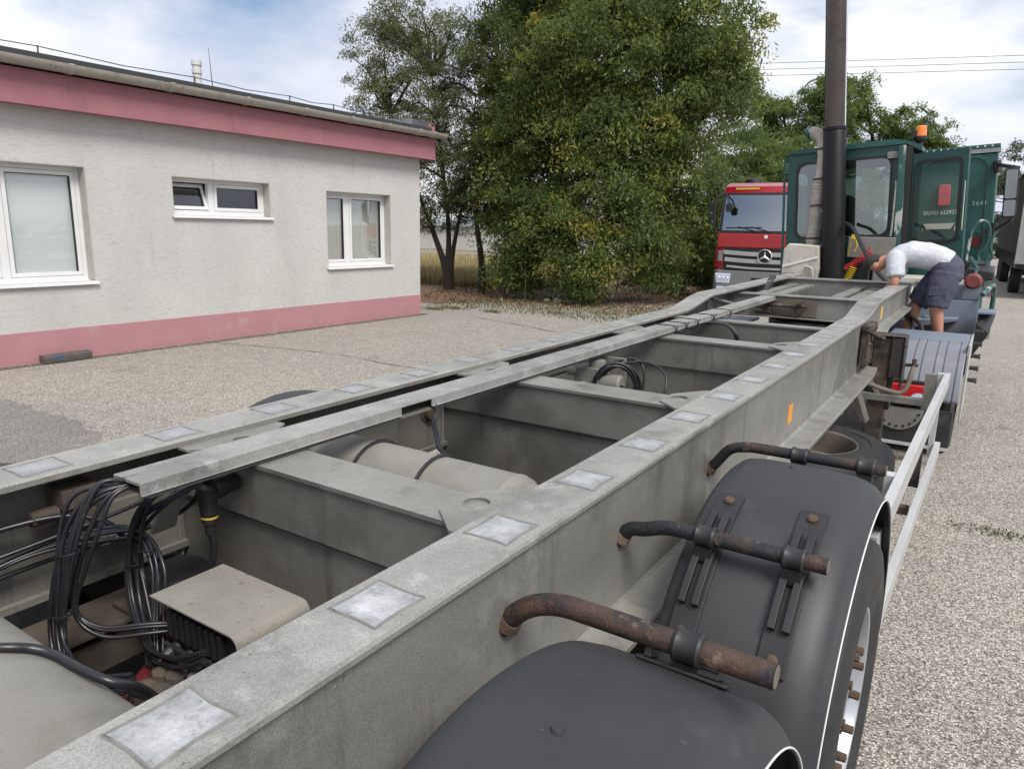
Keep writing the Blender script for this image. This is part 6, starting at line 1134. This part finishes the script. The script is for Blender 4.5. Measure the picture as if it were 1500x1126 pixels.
def tree(name, base, label, trunks, blobs, nleaf, size, mat, seed, group=None, bark='bark', gaps=0.35, twig=60, droop=0.5, clump=0.42, yellow=0.1):
    """trunks: polylines (local) with radii; blobs: (centre, radii, weight) of the crown"""
    rs = np.random.RandomState(seed); rr_ = random.Random(seed); root = empty(name, base); tag(root, label, 'tree', group)
    m = MB(); tips = []
    for pl, r0 in trunks:
        P_ = catmull(pl, 4); n_ = len(P_); m.tube(P_, [r0*(1-0.82*i/(n_-1)) for i in range(n_)], 8); tips += P_[n_//3:]
    W = np.array([b[2] for b in blobs], float); W /= W.sum()
    # clump centres in the crown volume, mostly near its surface
    nc = max(30, int(nleaf/(220 if nleaf > 100000 else 150))); bi = rs.choice(len(blobs), nc, p=W); cen = np.zeros((nc, 3))
    for i in range(nc):
        c_, r_, _ = blobs[bi[i]]; d = rs.normal(size=3); d /= np.linalg.norm(d); cen[i] = np.array(c_)+np.array(r_)*d*(rs.uniform(gaps, 1.0)**0.5)*rs.uniform(0.72, 1.18)
    cen[:, 2] = np.maximum(cen[:, 2], 0.25)
    for i in rs.choice(nc, min(twig, nc), replace=False):   # limbs from the trunk to the clumps
        c_ = Vector(cen[i]); t = min(tips, key=lambda p: (p-c_).length+max(0, p.z-c_.z)*1.5); mid = t.lerp(c_, 0.5)+Vector((rr_.uniform(-.2, .2), rr_.uniform(-.2, .2), rr_.uniform(0, .3)))
        m.tube(catmull([t, mid, c_], 3), [0.045, 0.04, 0.034, 0.028, 0.022, 0.016, 0.008], 5)
    m.build('trunk', bark, root, smooth=60, clean=False)
    per = rs.poisson(nleaf/nc, nc); cl = rs.uniform(0.0, 0.78, nc); hot = rs.rand(nc) < yellow; cl[hot] = rs.uniform(0.75, 0.98, hot.sum())
    ids = np.repeat(np.arange(nc), per); sc = clump*rs.uniform(0.45, 1.5, nc)
    off = rs.normal(size=(len(ids), 3)); off /= np.linalg.norm(off, axis=1)[:, None]; off[:, 2] = np.abs(off[:, 2])*rs.choice([1, 1, 1, -0.5], len(ids)); off *= (rs.uniform(0.25, 1.0, len(ids))**0.6)[:, None]; off = off*np.array([1.0, 1.0, 0.62])+rs.normal(size=off.shape)*0.10; off[:, 2] -= 0.35*(off[:, 0]**2+off[:, 1]**2)
    P_ = cen[ids]+off*sc[ids][:, None]; P_[:, 2] = np.maximum(P_[:, 2], 0.05)
    cv = cl[ids]+rs.normal(size=len(ids))*0.13
    o = leaves_mesh('crown', P_, size, mat, root, rs, droop, cval=cv)
    return root
# big ash whose skirts reach the ground
tree('ash_tree', (-9.7, 18.3, 0), 'large leafy ash tree with yellowing tips left of the red truck', 
     [([(-0.4, 0.2, 0), (-0.6, 0.2, 1.5), (-0.9, 0.1, 3.2), (-1.0, 0.2, 5.0), (-0.6, 0.4, 7.5)], 0.24), ([(0.2, 0, 0), (0.5, 0.2, 2.0), (0.9, 0.3, 4.0), (1.5, 0.2, 6.5)], 0.20), ([(-0.5, 0.2, 2.2), (-1.6, 0.4, 3.8), (-2.6, 0.4, 5.5)], 0.12), ([(0.5, 0.1, 2.0), (1.8, 0.2, 3.4), (3.0, 0.2, 4.6)], 0.12)],
     [((-0.5, 0.2, 6.6), (3.1, 2.6, 2.6), 3.0), ((-0.7, -0.3, 8.9), (3.0, 2.4, 2.0), 3.0), ((2.3, 0.2, 5.3), (1.9, 2.0, 1.5), 1.6), ((2.9, 0.3, 6.0), (1.5, 1.5, 1.0), 0.8), ((-2.4, 0, 6.4), (1.7, 2.0, 2.4), 1.6), ((2.0, 0, 7.6), (1.8, 1.8, 1.6), 1.3),
      ((-1.5, -1.3, 2.7), (1.3, 1.0, 1.4), 1.2), ((-0.5, -1.7, 2.0), (1.0, 0.8, 1.1), 0.7), ((1.2, -1.6, 2.3), (1.4, 1.0, 1.3), 1.2), ((-1.4, -1.5, 0.9), (0.8, 0.6, 0.8), 0.4), ((1.0, -1.9, 0.8), (1.0, 0.6, 0.7), 0.55), ((2.3, -0.5, 2.5), (1.0, 1.0, 1.5), 0.9), ((2.0, -0.3, 1.1), (0.9, 0.9, 0.9), 0.5),
      ((-1.0, -1.2, 4.3), (1.5, 1.1, 1.3), 1.3), ((0.7, -1.3, 4.4), (1.5, 1.1, 1.4), 1.4), ((2.1, -0.6, 4.0), (1.2, 1.1, 1.3), 1.0), ((-2.5, -0.5, 4.3), (1.1, 1.0, 1.4), 0.8), ((-2.9, -0.3, 2.9), (0.7, 0.8, 0.9), 0.35), ((3.6, 0.2, 5.2), (0.8, 0.9, 0.6), 0.3), ((3.9, 0.2, 6.4), (0.7, 0.8, 0.7), 0.25), ((0.3, -1.6, 6.2), (2.2, 1.2, 1.4), 1.4), ((0.3, 0.5, 3.8), (2.7, 1.4, 1.4), 0.9)],
     300000, 0.13, 'leaf_ash', 11, 'trees behind the yard', twig=140, clump=0.52, yellow=0.12, gaps=0.2)
tree('willow_like_tree', (-13.9, 17.4, 0), 'sparser dusty olive tree with several thin dark trunks beside the building corner',
     [([(0, 0, 0), (-0.10, 0, 0.7), (-0.55, 0, 1.7), (-1.3, 0, 3.2), (-2.2, 0, 5.2)], 0.13), ([(0.05, 0, 0), (0.02, 0, 0.7), (-0.05, 0.1, 1.9), (-0.3, 0.1, 3.8), (-0.6, 0, 6.2)], 0.12), ([(0.1, 0.1, 0), (0.15, 0, 0.8), (0.35, 0, 1.8), (0.7, 0.1, 3.4), (1.0, 0, 5.5)], 0.10), ([(1.45, -0.2, 0), (1.40, -0.2, 1.0), (1.1, -0.1, 2.5), (1.3, 0, 4.5)], 0.13)],
     [((-1.2, 0, 5.9), (2.0, 1.6, 2.0), 2.4), ((-2.6, 0, 6.9), (1.3, 1.2, 1.3), 0.8), ((0.4, 0, 5.6), (1.6, 1.5, 2.4), 1.8), ((-0.3, 0, 3.4), (1.2, 1.1, 1.2), 1.1), ((-0.4, 0.2, 2.3), (1.4, 0.9, 0.7), 0.9), ((1.0, 0, 3.3), (0.9, 1.0, 1.5), 0.9), ((-1.3, 0, 7.7), (1.4, 1.2, 0.9), 0.7), ((-3.0, 0, 5.6), (0.8, 0.8, 0.9), 0.25)],
     85000, 0.085, 'leaf_dusty', 12, 'trees behind the yard', twig=120, clump=0.40, yellow=0.1)
tree('hedge_tree', (-8.4, 25.5, 0), 'bushy light green tree standing just behind the red truck', [([(0, 0, 0), (0.1, 0, 1.5), (0.2, 0, 3.5)], 0.13)],
     [((0.3, 0, 3.1), (2.2, 1.5, 1.8), 2), ((-1.3, 0, 1.6), (1.5, 1.3, 1.6), 1.4), ((1.8, 0, 2.6), (1.6, 1.4, 1.8), 1.4), ((0.6, 0, 4.6), (1.2, 1.2, 0.8), 0.7)], 48000, 0.12, 'leaf_light', 13, 'trees behind the yard', twig=30, clump=0.42, yellow=0.04)
tree('dark_shrub', (-7.3, 21.6, 0), 'dark green shrub filling the gap between the ash tree and the red truck', [([(0, 0, 0), (0.1, 0, 1.2), (0.1, 0, 2.4)], 0.10)],
     [((0.0, 0, 1.7), (1.3, 1.0, 1.5), 2), ((-1.0, -0.3, 1.0), (1.1, 0.9, 1.0), 1.2), ((0.5, 0, 0.8), (1.2, 0.9, 0.8), 1.0), ((0.2, 0, 3.0), (1.1, 1.0, 1.0), 0.9)], 34000, 0.11, 'leaf_ash', 19, 'trees behind the yard', twig=25, clump=0.40, yellow=0.02)
tree('shrub_tree', (-5.9, 27.5, 0), 'light green bushy tree directly behind the green tractor cab', [([(0, 0, 0), (0.1, 0, 1.5), (0.2, 0, 3.5)], 0.13)],
     [((0.0, 0, 2.8), (2.4, 1.5, 2.2), 2), ((1.9, 0, 2.2), (1.6, 1.4, 1.8), 1.4), ((-0.6, 0, 4.5), (1.5, 1.2, 0.8), 0.7)], 36000, 0.13, 'leaf_light', 14, 'trees behind the yard', twig=30, clump=0.45, yellow=0.04)
tree('walnut_tree', (-8.6, 33.0, 0), 'tall loose green tree with pale forked trunk seen left of the exhaust stack', [([(0.4, 0, 0), (0.6, 0, 3.0), (0.9, 0, 4.6), (0.2, 0, 6.6)], 0.17), ([(0.75, 0, 3.8), (-0.2, 0, 5.4), (-1.0, 0, 6.6)], 0.10), ([(0.9, 0, 4.6), (1.8, 0, 6.0), (2.4, 0, 7.2)], 0.09)],
     [((-1.0, 0, 6.6), (1.3, 1.2, 1.1), 1.3), ((0.6, 0, 6.5), (1.3, 1.2, 1.0), 1.0), ((2.0, 0, 7.2), (1.2, 1.2, 1.1), 1.2), ((0.2, 0, 4.4), (2.2, 1.6, 1.4), 1.6)], 34000, 0.15, 'leaf_light', 15, 'trees behind the yard', bark='bark_pale', twig=50, clump=0.38, yellow=0.06)
tree('roadside_tree', (-5.0, 35.5, 0), 'loose green tree rising above the cab roof right of the exhaust stack', [([(0, 0, 0), (0, 0, 3.0), (-0.2, 0, 5.5), (-0.8, 0, 7.8)], 0.17), ([(-0.1, 0, 3.8), (1.0, 0, 5.6), (1.7, 0, 6.8)], 0.10)],
     [((-1.4, 0, 7.5), (1.2, 1.2, 1.2), 1.1), ((-0.5, 0, 6.2), (1.7, 1.4, 1.3), 1.7), ((1.2, 0, 6.2), (1.3, 1.2, 0.9), 1.2), ((0.3, 0, 4.4), (2.2, 1.6, 1.4), 1.5), ((2.1, 0, 5.2), (1.1, 1.0, 0.9), 0.8)], 36000, 0.15, 'leaf_light', 16, 'trees behind the yard', twig=50, clump=0.36, yellow=0.06)
tree('far_tree', (0.6, 58, 0), 'hazy pale green tree at the far right beyond the curtain-sided trailer', [([(0, 0, 0), (0, 0, 4.0), (0.2, 0, 7.0)], 0.2)],
     [((0.0, 0, 5.8), (2.2, 2.0, 2.2), 2), ((1.6, 0, 5.0), (2.0, 2.0, 2.4), 1.4), ((-1.4, 0, 4.2), (1.6, 1.6, 2.2), 1.2), ((1.0, 0, 7.4), (1.2, 1.2, 0.9), 0.6)], 16000, 0.22, 'leaf_far', 17, 'trees behind the yard', twig=30, clump=0.55, yellow=0.03)
tree('field_tree', (-26.0, 52.0, 0), 'distant pale bushy tree beyond the meadow left of the ash tree', [([(0, 0, 0), (0, 0, 3.0), (0.2, 0, 5.0)], 0.2)],
     [((0.0, 0, 4.0), (3.4, 2.0, 2.6), 2), ((4.0, 0, 3.0), (3.0, 2.0, 2.2), 1.4), ((-4.0, 0, 3.2), (3.0, 1.6, 2.4), 1.2)], 12000, 0.26, 'leaf_far', 18, 'trees behind the yard', twig=20, clump=0.7, yellow=0.03)

# low rows of shrubs along the horizon
rs = np.random.RandomState(21); n_ = 60000; tt = rs.uniform(-1, 1, n_); Xp = -75+tt*115; hgt = 3.2+1.6*np.sin(Xp*0.31)+1.1*np.sin(Xp*0.83+1); P_ = np.stack([Xp, 84+rs.normal(size=n_)*2, np.abs(rs.rand(n_)**0.7*hgt)], 1)
o = leaves_mesh('far_hedgerow', P_, 0.5, 'leaf_far', None, rs, 0.2, 0.6); tag(o, 'hazy pale green hedgerow along the horizon beyond the meadow', 'hedgerow', kind='stuff')
# pale wall of a far shed glimpsed between the trunks
shed = empty('far_shed', (-30, 50, 0)); tag(shed, 'long pale wall of a far shed glimpsed between the tree trunks', 'building')
m = MB(); m.box(-44, -24, 49, 55, 0, 1.9); o = m.build('wall', 'render_wall', shed, smooth=0); o.matrix_parent_inverse = Matrix.Translation((30, -50, 0))
m = MB(); m.loft([[(-44.3, y, z), (-23.7, y, z)] if False else [(-44.3, 48.7, 1.9), (-23.7, 48.7, 1.9), (-23.7, 52, 2.5), (-44.3, 52, 2.5)] for y, z in ((0, 0),)]+[[(-44.3, 55.3, 1.9), (-23.7, 55.3, 1.9), (-23.7, 52.01, 2.5), (-44.3, 52.01, 2.5)]], True); o = m.build('roof', 'roof_trim', shed, smooth=0); o.matrix_parent_inverse = Matrix.Translation((30, -50, 0))

# dry grass under the trees
def grass(name, n, area, h, mat, seed, label, z=0.01, kind='stuff', cat='grass', w_=0.012):
    rs = np.random.RandomState(seed); P_ = area(rs, n); n = len(P_); az = rs.uniform(0, 6.28, n); ln = h*rs.uniform(0.4, 1.3, n); lean = rs.uniform(0.1, 0.7, n)
    d = np.stack([np.cos(az)*lean, np.sin(az)*lean, np.ones(n)], 1)*ln[:, None]; s_ = np.stack([-np.sin(az), np.cos(az), np.zeros(n)], 1)*w_*rs.uniform(0.6, 1.5, n)[:, None]
    P3 = np.concatenate([P_, np.full((n, 1), z)], 1); V = np.stack([P3-s_, P3+s_, P3+d], 1).reshape(-1, 3); me = bpy.data.meshes.new(name); me.vertices.add(3*n); me.vertices.foreach_set('co', V.ravel()); me.loops.add(3*n); me.loops.foreach_set('vertex_index', np.arange(3*n, dtype=np.int32)); me.polygons.add(n); me.polygons.foreach_set('loop_start', np.arange(0, 3*n, 3, dtype=np.int32))
    at = me.attributes.new('leafrnd', 'FLOAT', 'POINT'); at.data.foreach_set('value', np.repeat(rs.rand(n), 3).astype(np.float32)); me.update(); me.validate(); me.materials.append(MATS[mat]); o = bpy.data.objects.new(name, me); C.objects.link(o); tag(o, label, cat, kind=kind); return o
grass('dry_grass', 60000, lambda rs, n: np.stack([rs.uniform(-28, -12.2, n), 18.6+np.abs(rs.normal(size=n))*6], 1), 0.38, 'dry_grass', 31, 'dry yellow grass growing under and behind the trees', w_=0.02)
grass('sparse_weeds', 3500, lambda rs, n: np.stack([-11.5+rs.rand(n)*5.5, 13.6+rs.rand(n)*3.2+rs.normal(size=n)*0.2], 1), 0.05, 'weed', 32, 'sparse low weeds at the edge of the paved yard')
for k, (x, y, r_, n) in enumerate(((-10.75, 12.95, 0.16, 260), (-10.6, 13.4, 0.20, 300), (-9.45, 13.45, 0.16, 220), (-8.2, 14.2, 0.28, 240), (-7.4, 14.9, 0.2, 120), (0.226, 5.40, 0.10, 150))):
    lab = ['weed tuft growing against the corner of the building', 'wider green weed tuft just beyond the building corner', 'lone weed tuft on the yard right of the building corner', 'flat strip of green weeds in front of the ash tree', 'thin weed patch on the yard nearest the trailer neck', 'small green weed tuft in the gravel right of the side guard', 'tiny weed sprout in the gravel near the wheel'][k]
    grass('weed_tuft', n, lambda rs, n, x=x, y=y, r_=r_: np.stack([x+rs.normal(size=n)*r_*(1.6 if k in (3, 5) else 1), y+rs.normal(size=n)*r_*0.5], 1), 0.06 if k < 5 else 0.025, 'weed', 40+k, lab, kind='stuff', cat='weeds', w_=0.006)['group'] = 'weed tufts in the paving'
rs = np.random.RandomState(51); n_ = 8000; yy = 14.6+rs.rand(n_)*6; xx = -14+rs.rand(n_)*9; P_ = np.stack([xx, yy+0.25*np.maximum(0, xx+9), np.full(n_, 0.015)+rs.rand(n_)*0.02], 1)
o = leaves_mesh('leaf_litter', P_, 0.07, 'litter', None, rs, 0.0, 0.5); tag(o, 'brown fallen leaves on the bare soil under the trees', 'leaf litter', kind='stuff')
def rock(x, y, s_, seed, lab):
    bm = bmesh.new(); bmesh.ops.create_icosphere(bm, subdivisions=2, radius=s_); r = random.Random(seed)
    for v in bm.verts: v.co *= r.uniform(0.75, 1.2); v.co.z *= 0.65
    me = bpy.data.meshes.new('stone'); bm.to_mesh(me); bm.free(); me.materials.append(MATS['rock']); o = bpy.data.objects.new('stone', me); C.objects.link(o); o.location = (x, y, s_*0.45); tag(o, lab, 'stone', 'pale stones at the edge of the tree bed')
for k, (x, y, s_) in enumerate(((-9.7, 16.25, 0.10), (-9.42, 16.3, 0.13), (-9.12, 16.35, 0.09), (-8.92, 16.5, 0.12), (-8.75, 16.55, 0.07))):
    rock(x, y, s_, k, ['leftmost of five pale stones below the ash tree', 'second pale stone from the left below the ash tree', 'middle pale stone of the five below the ash tree', 'fourth pale stone from the left below the ash tree', 'smallest rightmost pale stone below the ash tree'][k])
m = MB(); m.tube([(-10.35, 16.2, 0), (-10.33, 16.2, 0.5), (-10.36, 16.2, 0.95)], [0.012, 0.009, 0.004], 6); m.tube([(-10.33, 16.2, 0.5), (-10.25, 16.2, 0.62)], 0.004, 5); m.tube([(-10.34, 16.2, 0.7), (-10.43, 16.2, 0.8)], 0.004, 5); o = m.build('dry_stalk', 'bark_pale'); tag(o, 'single pale dry stalk standing before the ash tree', 'stalk')

# ================================================================== LAMP POST, POWER LINES
lp = empty('street_lamp', (-10.6, 45, 0)); tag(lp, 'grey curved-arm street lamp rising behind the walnut tree', 'street lamp')
m = MB(); m.tube(catmull([(0, 0, 0), (0, 0, 5), (-0.05, 0, 8.8), (0.05, 0, 9.7), (0.35, 0, 10.15), (0.75, 0, 10.28)], 5), 0.06, 8); m.build('pole', 'galv_post', lp)
m = MB(); m.loft([[(0.70, y*0.6, 10.26), (0.70, y*0.6, 10.36), (1.25, y, 10.40), (1.3, y*0.5, 10.27)] for y in (-0.12, 0.12)]); m.build('lamp_head', 'galv_post', lp, smooth=0, bevel=0.02)
for k, (z0, z1, lab) in enumerate(((15.27, 13.59, 'uppermost of three thin power lines crossing the sky'), (14.82, 13.18, 'middle one of three thin power lines crossing the sky'), (14.37, 12.76, 'lowest of three thin power lines crossing the sky'))):
    slope = (z1-z0)/18.3; m = MB(); m.tube([(x, 60, z0+slope*(x+18.97)*0.75-0.6*(1-((x+10)/60)**2)) for x in np.linspace(-36, 45, 30)], 0.018, 5); o = m.build('power_line', 'wire'); tag(o, lab, 'power line', 'power lines'); 
for x, lab in ((-36.0, 'wooden pole carrying the power lines behind the ash tree'), (45.0, 'wooden pole carrying the power lines far to the right')):
    m = MB(); m.tube([(x, 60, 0), (x, 60, 19)], [0.16, 0.11], 8); m.box(x-0.06, x+0.06, 58.8, 61.2, 17.6, 17.75); o = m.build('power_pole', 'bark_pale'); tag(o, lab, 'power pole', 'power poles')
m = MB(); m.tube([(-21.4, 60, 0), (-21.4, 60, 8.3)], [0.09, 0.06], 8); m.lathe([(8.25, 0.0), (8.25, 0.25), (8.5, 0.25), (8.6, 0.0)], (-21.4, 60, 0), 'Z', 12); o = m.build('light_mast', 'galv_post'); tag(o, 'thin far light mast between the ash tree and the red truck', 'mast')
